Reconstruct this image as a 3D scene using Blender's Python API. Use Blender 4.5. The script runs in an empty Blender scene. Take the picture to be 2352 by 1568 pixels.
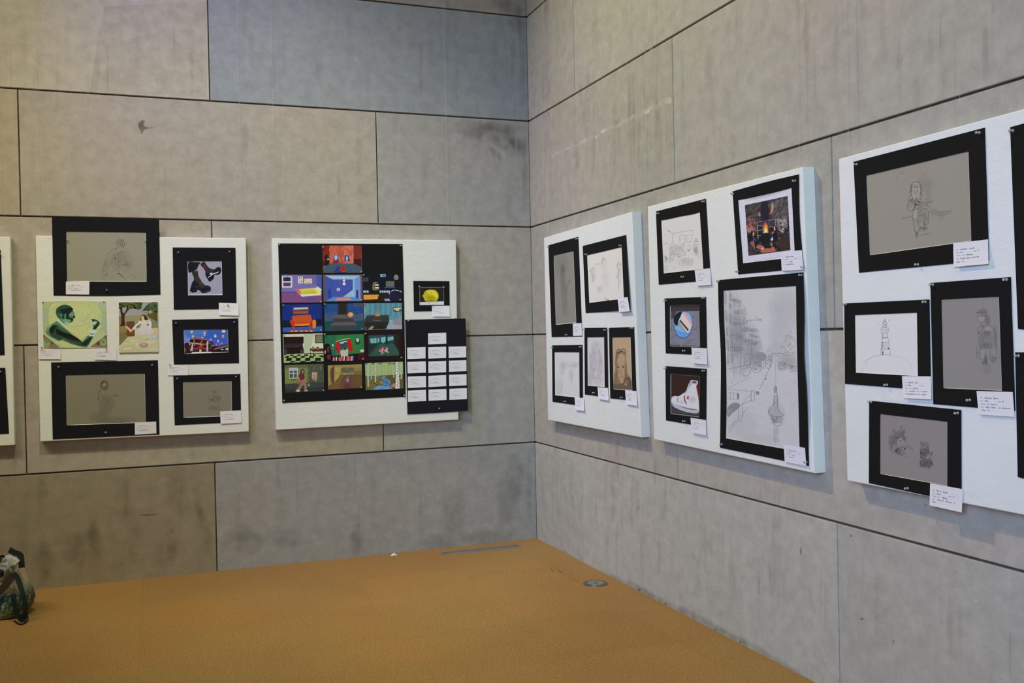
import bpy, math, random
from mathutils import Vector, Matrix
SC = bpy.context.scene
COL = SC.collection

# ------------------------------------------------------------------ camera
CP = Vector((-2.5781, -6.4435, 1.5))
YAW, PITCH, ROLL, FPX = .3585, -.0080, -.0206, 2180.6
_f = Vector((math.sin(YAW)*math.cos(PITCH), math.cos(YAW)*math.cos(PITCH), math.sin(PITCH)))
_r = Vector((math.cos(YAW), -math.sin(YAW), 0)); _u = _r.cross(_f)
_c, _s = math.cos(ROLL), math.sin(ROLL)
CR, CU, CF = _c*_r + _s*_u, -_s*_r + _c*_u, _f
cam = bpy.data.cameras.new('camera'); co = bpy.data.objects.new('camera', cam); COL.objects.link(co)
cam.sensor_width = 36; cam.lens = FPX/2352*36; cam.clip_end = 100; cam.clip_start = .05
co.matrix_world = Matrix(((CR.x, CU.x, -CF.x, CP.x), (CR.y, CU.y, -CF.y, CP.y), (CR.z, CU.z, -CF.z, CP.z), (0, 0, 0, 1)))
SC.camera = co
SC.view_settings.view_transform = 'Standard'; SC.view_settings.look = 'None'
SC.view_settings.gamma = 1; SC.view_settings.use_curve_mapping = False
SC.view_settings.exposure = 0.0
SC.cycles.transparent_max_bounces = 64

# ------------------------------------------------------------------ light
W = bpy.data.worlds.new('world'); SC.world = W; W.use_nodes = True
#WORLD
WCOL = (0.0, 0.0, 0.0)
#LIGHTS
LIGHTS = [
    ('warm_track_spot', 'SPOT', (-5.1, -3.0, 5.3), (-4.0, 0, 1.2), 0.06, (57.8, 0.0, 0.0), 66, 1.0),
    ('neutral_track_spot', 'SPOT', (-2.7, -2.9, 5.3), (-1.8, 0, 1.2), 0.06, (318.9, 323.8, 243.1), 66, 1.0),
    ('neutral_track_spot', 'SPOT', (-3.9, -1.5, 5.4), (-0.9, 0, 1.9), 0.1, (0.0, 0.0, 210.3), 60, 1.0),
    ('corner_track_spot', 'SPOT', (-3.1, -0.8, 5.5), (0, -2.4, 1.5), 0.06, (483.2, 432.2, 257.9), 84, 1.0),
    ('corner_track_spot', 'SPOT', (-3.4, -2.9, 5.4), (0, -4.2, 1.8), 0.1, (99.6, 25.6, 0.0), 75, 1.0),
    ('window_daylight', 'AREA', (-1.0, -10.5, 3.4), (-0.6, 0, 1.6), (3.0, 3.0), (3.9, 3.7, 1.5), 60, 0),
    ('hall_daylight_far', 'AREA', (-7.5, -9.5, 3.6), (0, -3.6, 1.6), (3.0, 3.0), (29.8, 44.7, 70.9), 50, 0),  # added fill from behind on the left, no source seen there
    ('skylight', 'AREA', (-1.8, -7.5, 8.5), (-1.0, -5.0, 0), (4.0, 4.0), (28.4, 40.9, 8.0), 80, 0),  # added soft fill from above for the floor and board sides
    ('track_spot_right', 'SPOT', (-3.3, -4.2, 5.2), (0, -5.3, 1.4), 0.08, (36.9, 0.0, 0.0), 75, 1.0),  # extra spot added to brighten the rightmost board
    ('warm_wall_wash', 'AREA', (-6.0, -3.5, 6.5), (-4.5, 0, 3.4), (4.0, 0.6), (64.8, 62.7, 43.2), 90, 0)
]
#END
W.node_tree.nodes['Background'].inputs[0].default_value = WCOL + (1,)
W.node_tree.nodes['Background'].inputs[1].default_value = 1
def lamp(name, kind, loc, to, size, rgb, cone=60, blend=1.):
    """rgb is the emitted power per channel in watts"""
    l = bpy.data.lights.new(name, kind); pw = max(rgb); l.energy = pw; l.color = tuple(c/pw for c in rgb) if pw else (1, 1, 1)
    if kind == 'AREA': l.shape = 'RECTANGLE'; l.size, l.size_y = size; l.spread = math.radians(cone or 180)
    else: l.shadow_soft_size = size; l.spot_size = math.radians(cone); l.spot_blend = blend
    o = bpy.data.objects.new(name, l); COL.objects.link(o); o.location = loc
    o.rotation_euler = (Vector(to)-Vector(loc)).to_track_quat('-Z', 'Y').to_euler()
for a_ in LIGHTS: lamp(*a_)

# ------------------------------------------------------------------ colour and nodes
def lin(v):
    v = v/255.
    return v/12.92 if v <= .04045 else ((v+.055)/1.055)**2.4
def L3(c): return tuple(lin(x) for x in c)
# sRGB of the white board next to an artwork: turns an observed colour into the pigment's own colour
LB1, LB2, RB1, RB2, RB3 = (192,189,168), (198,200,194), (198,202,200), (205,208,205), (199,205,210)
def alb(c, ref): return tuple(min(.88, .80*lin(a)/lin(b)) for a, b in zip(c, ref))

class NT:
    def __init__(s, name, rough=.8, spec=.25):
        s.m = bpy.data.materials.new(name); s.m.use_nodes = True; s.t = s.m.node_tree
        s.b = s.t.nodes['Principled BSDF']; s.b.inputs['Roughness'].default_value = rough
        s.b.inputs['Specular IOR Level'].default_value = spec
    def n(s, ty, **kw):
        o = s.t.nodes.new('ShaderNode'+ty)
        for k, v in kw.items():
            if k[0] == '_': setattr(o, k[1:], v)
            else:
                i = o.inputs[int(k[1:])] if k[0] == 'i' and k[1:].isdigit() else o.inputs[k.replace('_', ' ')]
                if hasattr(v, 'is_output'): s.t.links.new(v, i)
                else: i.default_value = v
        return o
    def link(s, a, b): s.t.links.new(a, b)
    def coord(s, scale=(1,1,1)):
        tc = s.n('TexCoord'); return s.n('Mapping', Vector=tc.outputs['Object'], Scale=scale).outputs[0]
    def noise(s, sc, det=4, scale=(1,1,1), rough=.55):
        return s.n('TexNoise', Vector=s.coord(scale), Scale=sc, Detail=det, Roughness=rough).outputs['Fac']
    def mr(s, v, a, b, c, d): return s.n('MapRange', Value=v, From_Min=a, From_Max=b, To_Min=c, To_Max=d).outputs[0]
    def mul(s, a, b): return s.n('Math', _operation='MULTIPLY', i0=a, i1=b).outputs[0]
    def add(s, a, b): return s.n('Math', _operation='ADD', i0=a, i1=b).outputs[0]
    def scale(s, col, f): return s.n('VectorMath', _operation='SCALE', i0=col, Scale=f).outputs[0]
    def mix(s, f, a, b):
        o = s.n('Mix', _data_type='RGBA'); 
        for i, v in ((0, f), (6, a), (7, b)):
            if hasattr(v, 'is_output'): s.t.links.new(v, o.inputs[i])
            else: o.inputs[i].default_value = v
        return o.outputs[2]
    def bump(s, h, st, d):
        o = s.n('Bump', Height=h, Strength=st, Distance=d); s.link(o.outputs[0], s.b.inputs['Normal'])
    def base(s, c): s.link(c, s.b.inputs['Base Color'])

def rgba(c): return (c[0], c[1], c[2], 1)
def m_flat(name, c, rough=.7, spec=.25, nz=0, ns=40):
    t = NT(name, rough, spec)
    if nz:
        f = t.mr(t.noise(ns, 5), .3, .7, 1-nz, 1+nz); t.base(t.scale(c+(1,) if 0 else tuple(c), f))
    else: t.b.inputs['Base Color'].default_value = rgba(c)
    return t.m
def m_paint(name, nz=.08, rough=.65, bump=.0):
    t = NT(name, rough, .15); a = t.n('Attribute', _attribute_name='Col')
    f = t.mr(t.noise(90, 4), .3, .7, 1-nz, 1+nz); t.base(t.scale(a.outputs['Color'], f))
    if bump: t.bump(t.noise(300, 3), bump, .001)
    return t.m
def m_smudge(name, ns=260, lo=.35, hi=1.0, scale=(1,1,1), k=.62):
    t = NT(name, .8, .1); a = t.n('Attribute', _attribute_name='Col'); t.base(a.outputs['Color'])
    f = t.mul(t.mul(a.outputs['Alpha'], k), t.mr(t.noise(ns, 4, scale), .35, .65, lo, hi))
    cl = t.n('Clamp', Value=f).outputs[0]
    tr = t.n('BsdfTransparent'); mx = t.n('MixShader', Fac=cl)
    t.link(tr.outputs[0], mx.inputs[1]); t.link(t.b.outputs[0], mx.inputs[2])
    t.link(mx.outputs[0], t.t.nodes['Material Output'].inputs['Surface'])
    return t.m
M = {}
M['paint'] = m_paint('paint_on_paper', .09, .6, .25)
M['paper'] = m_paint('drawing_paper', .025, .85)
M['card'] = m_paint('card_stock', .015, .8)
M['smudge'] = m_smudge('graphite_smudge')
M['mat'] = m_paint('black_mat_board', .10, .9)
M['stain'] = m_smudge('wall_stain_and_tone', 11, .25, 1.0, (1, 1, .5), .55)  # stains and scuffs, also the darkened corner and wall foot

# ------------------------------------------------------------------ places on the walls and floor
def ray(px, py): return ((px-1176)/FPX)*CR + ((784-py)/FPX)*CU + CF
def hit(w, px, py, off=0.):
    d = ray(px, py)
    if w == 'L': t = (-off-CP.y)/d.y
    elif w == 'R': t = (-off-CP.x)/d.x
    else: t = (off-CP.z)/d.z
    return CP + t*d
FR = {'L': (Vector((1,0,0)), Vector((0,0,1)), Vector((0,-1,0))), 'R': (Vector((0,-1,0)), Vector((0,0,1)), Vector((-1,0,0))),
      'F': (Vector((1,0,0)), Vector((0,1,0)), Vector((0,0,1)))}
def uv(w, px, py, off=0.):
    p = hit(w, px, py, off); a, b, n = FR[w]; return p.dot(a), p.dot(b)
def frame(w, u, v, off):
    a, b, n = FR[w]; o = a*u + b*v + n*off
    return Matrix(((a.x, b.x, n.x, o.x), (a.y, b.y, n.y, o.y), (a.z, b.z, n.z, o.z), (0, 0, 0, 1)))

def tag(o, label=None, cat=None, group=None, kind=None):
    for k, v in (('label', label), ('category', cat), ('group', group), ('kind', kind)):
        if v: o[k] = v
    return o
def link(name, data, parent=None, mw=None):
    o = bpy.data.objects.new(name, data); COL.objects.link(o)
    if parent: o.parent = parent
    if mw is not None: o.matrix_basis = mw
    return o

CROPS = dict(px=(0,0,1), c1=(0,480,3.92), c2=(0,780,3.92), c3=(600,520,4.704), c4=(600,700,4.704), r1=(1230,470,5.6), r2=(1230,730,5.6),
  r3=(1470,370,5.2267), r4=(1470,620,3.2667), r5=(1900,240,3.4845), r6=(1900,620,2.7035),
  p1=(630,550,10.453), p2=(735,555,11.2), p3=(825,620,10.4533), p4=(640,690,10.455), p5=(640,760,10.455), p6=(740,755,10.455),
  q1=(90,680,12.06), q2=(265,685,11.62), q3=(390,560,9.8), q4=(390,720,13.065), q5=(210,530,12.064), q6=(200,860,14.25), q7=(450,870,15.68),
  s1=(1640,640,3.732), s2=(1500,460,7.843), s3=(1680,400,6.818), s4=(1520,680,5.227), s5=(2050,390,8.711), s6=(1950,700,9.224),
  s7=(2210,690,8.253), s8=(2010,940,9.224), f1=(850,1200,3.36), w1=(1150,0,1.957), w2=(0,0,1.96), w3=(1150,900,1.957), w4=(0,1000,1.8816))
def toP(crop, x, y):
    ox, oy, s = CROPS[crop]; return ox + x/s, oy + y/s

def catmull(pts, closed, n=5):
    m = len(pts)
    if m < 3: return pts
    out = []
    rng = range(m) if closed else range(m-1)
    for i in rng:
        if closed: p0, p1, p2, p3 = pts[i-1], pts[i], pts[(i+1) % m], pts[(i+2) % m]
        else: p0, p1, p2, p3 = pts[max(i-1, 0)], pts[i], pts[i+1], pts[min(i+2, m-1)]
        for k in range(n):
            t = k/n
            out.append(tuple(.5*((2*p1[j]) + (p2[j]-p0[j])*t + (2*p0[j]-5*p1[j]+4*p2[j]-p3[j])*t*t + (3*p1[j]-p0[j]-3*p2[j]+p3[j])*t**3) for j in (0, 1)))
    if not closed: out.append(pts[-1])
    return out
def pairs(a): return [(a[i], a[i+1]) for i in range(0, len(a), 2)]
def inside(p, poly):
    c = False; x, y = p
    for i in range(len(poly)):
        x1, y1 = poly[i-1]; x2, y2 = poly[i]
        if (y1 > y) != (y2 > y) and x < (x2-x1)*(y-y1)/(y2-y1)+x1: c = not c
    return c

class Sheet:
    """a flat picture built on one wall plane: painted shapes, pencil strokes and soft graphite, one mesh"""
    STEP = .000007
    def __init__(s, w, off, crop, ref, seed=1):
        s.w, s.off, s.crop, s.ref = w, off, crop, ref; s.V = []; s.F = []; s.C = []; s.MI = []; s.h = 0.; s.rnd = random.Random(seed)
        s.hf = None; s.quad = None; s.k = 1.; s.paper = (128, 128, 128); s.clip = None; s.thin = None; s.nf_ok = True
    def P(s, x, y, h=None):
        h = s.h if h is None else h
        if s.quad:      # x,y are 0..1 across the sheet
            q = s.quad; a = ((1-x)*q[0][0]+x*q[1][0], (1-x)*q[0][1]+x*q[1][1]); b = ((1-x)*q[3][0]+x*q[2][0], (1-x)*q[3][1]+x*q[2][1])
            px, py = a[0]+(b[0]-a[0])*y, a[1]+(b[1]-a[1])*y
            e = s.hf(x, y) if s.hf else 0.
        else: px, py = toP(s.crop, x, y); e = 0.
        if s.clip:
            q = s.clip; m_ = (sum(a[0] for a in q)/4, sum(a[1] for a in q)/4)
            for i in range(4):
                a, b = q[i-1], q[i]; nx, ny = b[1]-a[1], a[0]-b[0]; d = (px-a[0])*nx+(py-a[1])*ny; dm = (m_[0]-a[0])*nx+(m_[1]-a[1])*ny
                if d*dm < 0: l2 = nx*nx+ny*ny; px -= d*nx/l2; py -= d*ny/l2
        u, v = uv(s.w, px, py, s.off+e)
        return (u, v, h+e)
    def face(s, pts, col, a=None, mi=0, h=None):
        i0 = len(s.V); c = alb(col, s.ref)
        for k, p in enumerate(pts): s.V.append(s.P(p[0], p[1], h)); s.C.append(c + ((a[k] if a else 1.),))
        s.F.append(tuple(range(i0, i0+len(pts)))); s.MI.append(mi)
    def up(s):
        if s.thin is None: s.h += s.STEP
        else: s.nf = getattr(s, 'nf', 0)+1; s.h = s.thin+min(s.nf, 30)*.000005
    def p(s, col, *a): s.up(); s.face(pairs(a), col)
    def b(s, col, *a): s.up(); s.face(catmull(pairs(a), True), col)
    def e(s, col, cx, cy, rx, ry, rot=0, n=20):
        s.up(); s.face([(cx+rx*math.cos(t)*math.cos(rot)-ry*math.sin(t)*math.sin(rot), cy+rx*math.cos(t)*math.sin(rot)+ry*math.sin(t)*math.cos(rot)) for t in [2*math.pi*k/n for k in range(n)]], col)
    def ring(s, col, w, cx, cy, rx, ry, n=18):
        pts = [(cx+rx*math.cos(2*math.pi*k/n), cy+ry*math.sin(2*math.pi*k/n)) for k in range(n+1)]; s.rib(col, w, pts)
    def rib(s, col, w, pts, up=True, asp=1.):
        if up: s.up()
        if s.thin is not None and s.nf_ok: s.h = s.thin+.00016+s.rnd.uniform(0, .00010); s.nf = getattr(s, 'nf', 1)-(1 if up else 0)
        col = tuple(a+(b-a)*s.k for a, b in zip(s.paper, col))
        n = len(pts); c = alb(col, s.ref)+(1.,); i0 = len(s.V)
        for i in range(n):
            a, b = pts[max(i-1, 0)], pts[min(i+1, n-1)]; dx, dy = (b[0]-a[0]), (b[1]-a[1])*asp; l = math.hypot(dx, dy) or 1
            tp = 1. if 0 < i < n-1 else .6
            nx, ny = -dy/l*w/2*tp, dx/l*w/2*tp/asp
            s.V.append(s.P(pts[i][0]+nx, pts[i][1]+ny)); s.V.append(s.P(pts[i][0]-nx, pts[i][1]-ny)); s.C += [c, c]
        for i in range(n-1): s.F.append((i0+2*i, i0+2*i+1, i0+2*i+3, i0+2*i+2)); s.MI.append(0)
    def s(s, col, w, *a): s.rib(col, w, catmull(pairs(a), False, 4))
    def l(s, col, w, *a): s.rib(col, w, pairs(a))
    def loop(s, col, w, *a):
        q = catmull(pairs(a), True, 4); s.rib(col, w, q+[q[0]])
    def m(s, col, al, cx, cy, rx, ry, rot=0, n=14):
        """soft rubbed graphite, thin paint or painted shade"""
        s.up(); R = [[], []]; c = alb(col, s.ref); i0 = len(s.V)
        s.V.append(s.P(cx, cy)); s.C.append(c+(al,))
        for k, (f, aa) in enumerate(((.55, al*.75), (1., 0.))):
            for j in range(n):
                t = 2*math.pi*j/n; x, y = f*rx*math.cos(t), f*ry*math.sin(t)
                s.V.append(s.P(cx+x*math.cos(rot)-y*math.sin(rot), cy+x*math.sin(rot)+y*math.cos(rot))); s.C.append(c+(aa,))
        for j in range(n):
            k = (j+1) % n
            s.F.append((i0, i0+1+j, i0+1+k)); s.MI.append(1)
            s.F.append((i0+1+j, i0+1+n+j, i0+1+n+k, i0+1+k)); s.MI.append(1)
    def hatch(s, col, w, n, ln, ang, *a):
        """n short parallel pencil marks inside a polygon"""
        poly = pairs(a); xs = [q[0] for q in poly]; ys = [q[1] for q in poly]; s.up(); k = 0; tries = 0; h0 = s.h; k0 = s.k; s.k *= .8
        while k < n and tries < n*12:
            tries += 1
            x, y = s.rnd.uniform(min(xs), max(xs)), s.rnd.uniform(min(ys), max(ys))
            if not inside((x, y), poly): continue
            t = ang + s.rnd.gauss(0, .15); L = ln*s.rnd.uniform(.5, 1.2); dx, dy = math.cos(t)*L/2, math.sin(t)*L/2
            v = s.rnd.uniform(-5, 5); cc = tuple(max(0, min(255, q+v)) for q in col)
            s.h = h0+s.rnd.uniform(.00001, .00010)
            s.rib(cc, w*s.rnd.uniform(.6, 1.2), [(x-dx, y-dy), (x, y+s.rnd.uniform(-1, 1)*w*.5), (x+dx, y+dy)], False); k += 1
        s.h = h0+.00001; s.k = k0
    def dabs(s, cols, n, rx, ry, rot, *a):
        """n brush dabs inside a polygon"""
        poly = pairs(a); xs = [q[0] for q in poly]; ys = [q[1] for q in poly]; k = 0; tries = 0; s.up(); h0 = s.h
        while k < n and tries < n*12:
            tries += 1
            x, y = s.rnd.uniform(min(xs), max(xs)), s.rnd.uniform(min(ys), max(ys))
            if not inside((x, y), poly): continue
            s.h = h0+s.rnd.uniform(.000003, .00007); f = s.rnd.uniform(.6, 1.3)
            s.m2(s.rnd.choice(cols), x, y, rx*f, ry*f, rot+s.rnd.gauss(0, .3)); k += 1
        s.h = h0+.00008
    def m2(s, col, cx, cy, rx, ry, rot):
        n = 9; s.face([(cx+rx*math.cos(t)*math.cos(rot)-ry*math.sin(t)*math.sin(rot), cy+rx*math.cos(t)*math.sin(rot)+ry*math.sin(t)*math.cos(rot)) for t in [2*math.pi*k/n for k in range(n)]], col)
    def build(s, name, mats, parent=None, centre=None, skirt=0., origin_off=None):
        """link the mesh; its origin is the sheet's own centre on the wall"""
        if centre is None:
            us = [v[0] for v in s.V]; vs = [v[1] for v in s.V]; centre = ((min(us)+max(us))/2, (min(vs)+max(vs))/2)
        V = [(a-centre[0], b-centre[1], c) for a, b, c in s.V]
        F = list(s.F); C = list(s.C); MI = list(s.MI)
        if skirt:
            f0 = F[0]; k = len(f0); i0 = len(V)
            for i in f0: V.append((V[i][0], V[i][1], V[i][2]-skirt)); C.append((.55, .55, .52, 1))
            for j in range(k): F.append((f0[j], i0+j, i0+(j+1) % k, f0[(j+1) % k])); MI.append(0)
        me = bpy.data.meshes.new(name); me.from_pydata(V, [], F)
        ca = me.color_attributes.new('Col', 'FLOAT_COLOR', 'POINT')
        for i, c in enumerate(C): ca.data[i].color = c
        for mm in mats: me.materials.append(M[mm])
        for i, pl in enumerate(me.polygons): pl.material_index = min(MI[i], len(mats)-1)
        me.update()
        if parent: o = link(name, me, parent)
        else: o = link(name, me, None, frame(s.w, centre[0], centre[1], s.off if origin_off is None else origin_off))
        return o, centre

def mesh_obj(name, V, F, mat, parent=None, mw=None, cols=None, mis=None, smooth=False):
    me = bpy.data.meshes.new(name); me.from_pydata([tuple(v) for v in V], [], F)
    for m_ in (mat if isinstance(mat, (list, tuple)) else [mat]): me.materials.append(m_)
    if cols:
        ca = me.color_attributes.new('Col', 'FLOAT_COLOR', 'POINT')
        for i, c in enumerate(cols): ca.data[i].color = c
    for i, pl in enumerate(me.polygons):
        if mis: pl.material_index = mis[i]
        pl.use_smooth = smooth
    me.update(); return link(name, me, parent, mw)
# ------------------------------------------------------------------ stone walls
ZJ = [.7059, 1.4918, 2.2757, 3.0479, 3.8053]
def wall_mat():
    t = NT('cast_stone', .82, .2); a = t.n('Attribute', _attribute_name='Col')
    st = t.mr(t.noise(4.2, 6, (3.2, 3.2, .10), .66), .3, .7, .86, 1.12)
    mo = t.mr(t.noise(1.3, 7, (1, 1, .8), .55), .3, .7, .965, 1.03)
    gr = t.mr(t.noise(120, 3), .3, .7, .965, 1.035)
    f = t.mul(t.mul(st, mo), gr)
    fs = t.mr(t.noise(9, 5, (4, 4, .08)), .60, .72, 1, 1.10)
    c = t.scale(a.outputs['Color'], t.mul(f, fs))
    wm = t.mr(t.noise(.9, 5, (1, 1, .35)), .35, .65, 0, 1)
    c2 = t.n('VectorMath', _operation='MULTIPLY', i0=c, i1=(1.015, .995, .965)).outputs[0]
    c3 = t.n('VectorMath', _operation='MULTIPLY', i0=c, i1=(.99, 1.0, 1.015)).outputs[0]
    t.base(t.mix(wm, c3, c2)); t.bump(t.add(t.noise(60, 5), t.noise(6, 4)), .06, .003)
    return t.m
M['stone'] = wall_mat()
M['joint'] = m_flat('joint_mortar', (.11, .092, .072), .95, .1, .3, 30)

class Wall:
    def __init__(s, w, rows, u0, u1, k=(1, 1, 1)):
        s.k = k
        s.w = w; s.V = []; s.F = []; s.C = []; s.MI = []; s.h = .0003; s.k2 = 0
        D = .014
        s.quad([(u0, -.3), (u1, -.3), (u1, 6.2), (u0, 6.2)], -D, (.1, .09, .08), 1)
        zz = [0.] + ZJ + [4.58, 5.35, 6.2]
        for r, (vj, cols) in enumerate(rows):
            z0, z1 = zz[r]+(.005 if r else -.02), zz[r+1]-.005
            us = [u0] + vj + [u1]
            for k in range(len(us)-1):
                a, b = us[k]+(.0035 if k else 0), us[k+1]-(.0035 if k < len(us)-2 else 0)
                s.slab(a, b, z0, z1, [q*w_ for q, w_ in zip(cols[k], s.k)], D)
    def quad(s, p, h, c, mi=0):
        i = len(s.V); s.V += [(x, y, h) for x, y in p]; s.C += [tuple(c)+(1.,)]*len(p); s.F.append(tuple(range(i, i+len(p)))); s.MI.append(mi)
    def slab(s, a, b, z0, z1, c, D):
        e = .0025; i = len(s.V)
        for (x, y, h) in ((a+e, z0+e, 0), (b-e, z0+e, 0), (b-e, z1-e, 0), (a+e, z1-e, 0), (a, z0, -e), (b, z0, -e), (b, z1, -e), (a, z1, -e), (a, z0, -D), (b, z0, -D), (b, z1, -D), (a, z1, -D)):
            s.V.append((x, y, h)); s.C.append(tuple(c)+(1.,))
        s.F.append((i, i+1, i+2, i+3)); s.MI.append(0)
        for q in (0, 4):
            for k in range(4): s.F.append((i+q+k, i+q+4+k, i+q+4+(k+1) % 4, i+q+(k+1) % 4)); s.MI.append(0)
    def poly(s, crop, col, al, *a, sm=True, rim=None):
        """a stain with an outline of its own"""
        s.k2 += 1; s.h = .0003+(s.k2 % 60)*.000012; pts = pairs(a); pts = catmull(pts, True, 4) if sm else pts; i = len(s.V)
        for x, y in pts:
            u, v = uv(s.w, *toP(crop, x, y)); s.V.append((u, v, s.h)); s.C.append(tuple(col)+(min(1.8, al*1.7),))
        s.F.append(tuple(range(i, i+len(pts)))); s.MI.append(2)
    def soft(s, crop, col, al, cx, cy, rx, ry, rot=0, n=18):
        s.k2 += 1; s.h = .0003+(s.k2 % 60)*.000012; i = len(s.V)
        def P(x, y, a_): u, v = uv(s.w, *toP(crop, cx+x*math.cos(rot)-y*math.sin(rot), cy+x*math.sin(rot)+y*math.cos(rot))); s.V.append((u, v, s.h)); s.C.append(tuple(col)+(a_,))
        P(0, 0, al)
        for f, aa in ((.5, al*.8), (1., 0.)):
            for j in range(n): t = 2*math.pi*j/n; P(f*rx*math.cos(t), f*ry*math.sin(t), aa)
        for j in range(n):
            k = (j+1) % n; s.F.append((i, i+1+j, i+1+k)); s.MI.append(2); s.F.append((i+1+j, i+1+n+j, i+1+n+k, i+1+k)); s.MI.append(2)
    def build(s, name):
        o = mesh_obj(name, s.V, s.F, [M['stone'], M['joint'], M['stain']], None, frame(s.w, 0, 0, 0), s.C, s.MI)
        o['kind'] = 'structure'; return o

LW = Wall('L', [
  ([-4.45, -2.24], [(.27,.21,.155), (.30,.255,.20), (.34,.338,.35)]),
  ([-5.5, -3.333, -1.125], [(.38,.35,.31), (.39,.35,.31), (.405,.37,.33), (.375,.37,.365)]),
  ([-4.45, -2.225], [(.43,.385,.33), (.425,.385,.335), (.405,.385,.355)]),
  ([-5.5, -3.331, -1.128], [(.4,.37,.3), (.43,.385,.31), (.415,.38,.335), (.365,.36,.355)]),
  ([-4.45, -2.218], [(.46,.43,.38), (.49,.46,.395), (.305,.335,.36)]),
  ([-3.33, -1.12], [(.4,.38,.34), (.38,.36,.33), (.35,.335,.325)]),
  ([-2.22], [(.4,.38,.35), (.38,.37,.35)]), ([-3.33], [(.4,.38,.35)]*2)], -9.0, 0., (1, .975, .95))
RWALL = Wall('R', [
  ([3.287, 5.75], [(.475,.465,.46), (.445,.43,.425), (.44,.43,.42)]),
  ([2.03, 4.5], [(.43,.41,.395), (.455,.435,.42), (.44,.42,.41)]),
  ([3.295, 5.75], [(.385,.375,.36), (.39,.38,.375), (.4,.385,.37)]),
  ([2.055, 4.5], [(.40,.385,.36), (.41,.40,.385), (.405,.39,.37)]),
  ([.815, 3.27], [(.40,.39,.375), (.415,.405,.39), (.40,.39,.38)]),
  ([2.05, 4.5], [(.38,.37,.35), (.41,.40,.38), (.40,.39,.38)]),
  ([.82], [(.4,.38,.35), (.38,.37,.35)]), ([3.3], [(.4,.38,.35)]*2)], 0., 9.0, (1, .965, .88))
# marks on the stone, with darkening along the room corner and wall foot
BR, PALE, DK, BL = (.16,.10,.06), (.62,.60,.56), (.10,.09,.085), (.20,.24,.30)
LW.poly('w2', BR, .55, 620,560, 640,540, 652,545, 645,560, 660,572, 694,574, 655,582, 645,592, 637,605, 632,588)
LW.soft('w2', BR, .25, 640, 570, 26, 34)
for x, y, r in ((212,297,14), (235,288,8), (250,300,10), (222,315,6), (258,292,5)): LW.soft('w2', PALE, .55, x, y, r*.6, r)
LW.soft('w2', (.5,.45,.36), .6, 1063, 433, 22, 20); LW.soft('w2', (.52,.53,.52), .9, 2332, 522, 20, 18)
LW.poly('w2', (.50,.40,.30), .22, 470,30, 930,5, 930,440, 405,412, 440,180, sm=False)
for a in ((2150,590,120,55,.25), (2270,620,90,60,.5), (2250,570,130,30,.1), (2320,660,60,60,.9), (2230,690,50,18,.8)): LW.soft('w2', DK, .55, *a)
for a in ((2290,30,90,45,.3), (2330,110,60,45,.9)): LW.soft('w2', DK, .5, *a)
for a in ((2240,300,110,260,0), (1400,280,60,200,.1)): LW.soft('w2', BL, .10, *a)
for a in ((860,300,20,120,-.1), (880,400,30,200,-.25)): LW.soft('w4', (.18,.14,.10), .28, *a)
for i in range(16):
    r = random.Random(100+i); LW.soft('w4', (.17,.12,.08), r.uniform(.18,.4), r.uniform(20, 850), r.uniform(220, 560), r.uniform(25, 60), r.uniform(60, 170))
for a in ((1050,450,110,70,0), (1230,440,90,60,0), (1540,460,40,90,0), (1900,470,90,60,0), (2100,440,150,40,-.05), (2190,280,60,140,0), (2230,180,50,120,0), (1960,330,60,130,0)): LW.soft('w4', DK, .36, *a)
for a in ((1150,545,190,8,-.06), (1390,528,80,6,-.05), (1840,478,120,10,-.05), (1520,522,30,5,0)): LW.soft('w4', PALE, .5, *a)
LW.poly('w4', PALE, .8, 1889,255, 1895,256, 1893,277, 1888,276); LW.poly('w4', PALE, .4, 464,585, 468,585, 467,603, 463,603)
LW.poly('w4', BR, .5, 600,342, 680,336, 684,340, 640,346)
for x0, y0, x1, y1 in ((30,203,90,204), (100,204,165,205), (1000,764,1060,766), (1060,762,1380,768), (960,130,1080,133)):
    LW.poly('w2', PALE, .4, x0,y0-1.5, x1,y1-1.5, x1,y1+1.5, x0,y0+1.5, sm=False)
for i in range(90):
    r = random.Random(i); x, y = r.uniform(20, 1190), r.uniform(10, 1240); d = r.uniform(1, 2.4); ln = r.choice((1, 1, 3, 8))
    LW.poly('px', PALE, r.uniform(.25,.6), x-d,y, x,y-d*ln*.6, x+d*.6,y, x,y+d*ln*.6)
for i in range(70):      # long faint vertical water streaks
    r = random.Random(900+i); x = r.uniform(20, 1195); row = r.choice(((30, 190), (260, 470), (1060, 1220), (60, 200))); y = r.uniform(*row)
    LW.soft('px', r.choice(((.55,.54,.5), (.22,.2,.17), (.24,.26,.3))), r.uniform(.12,.34), x, y, r.uniform(3, 11), r.uniform(40, 90))
for a in ((1200,150,9,110,0), (1205,400,8,110,0), (1215,1120,8,90,0)): LW.soft('px', (.14,.15,.17), .35, *a)  # soft strips that darken the wall along the room corner
LW.poly('w2', (.62,.62,.62), .3, 2318,90, 2324,90, 2334,540, 2326,540, sm=False); LW.poly('w2', (.62,.62,.62), .3, 2318,560, 2326,560, 2334,960, 2322,960, sm=False)
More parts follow.
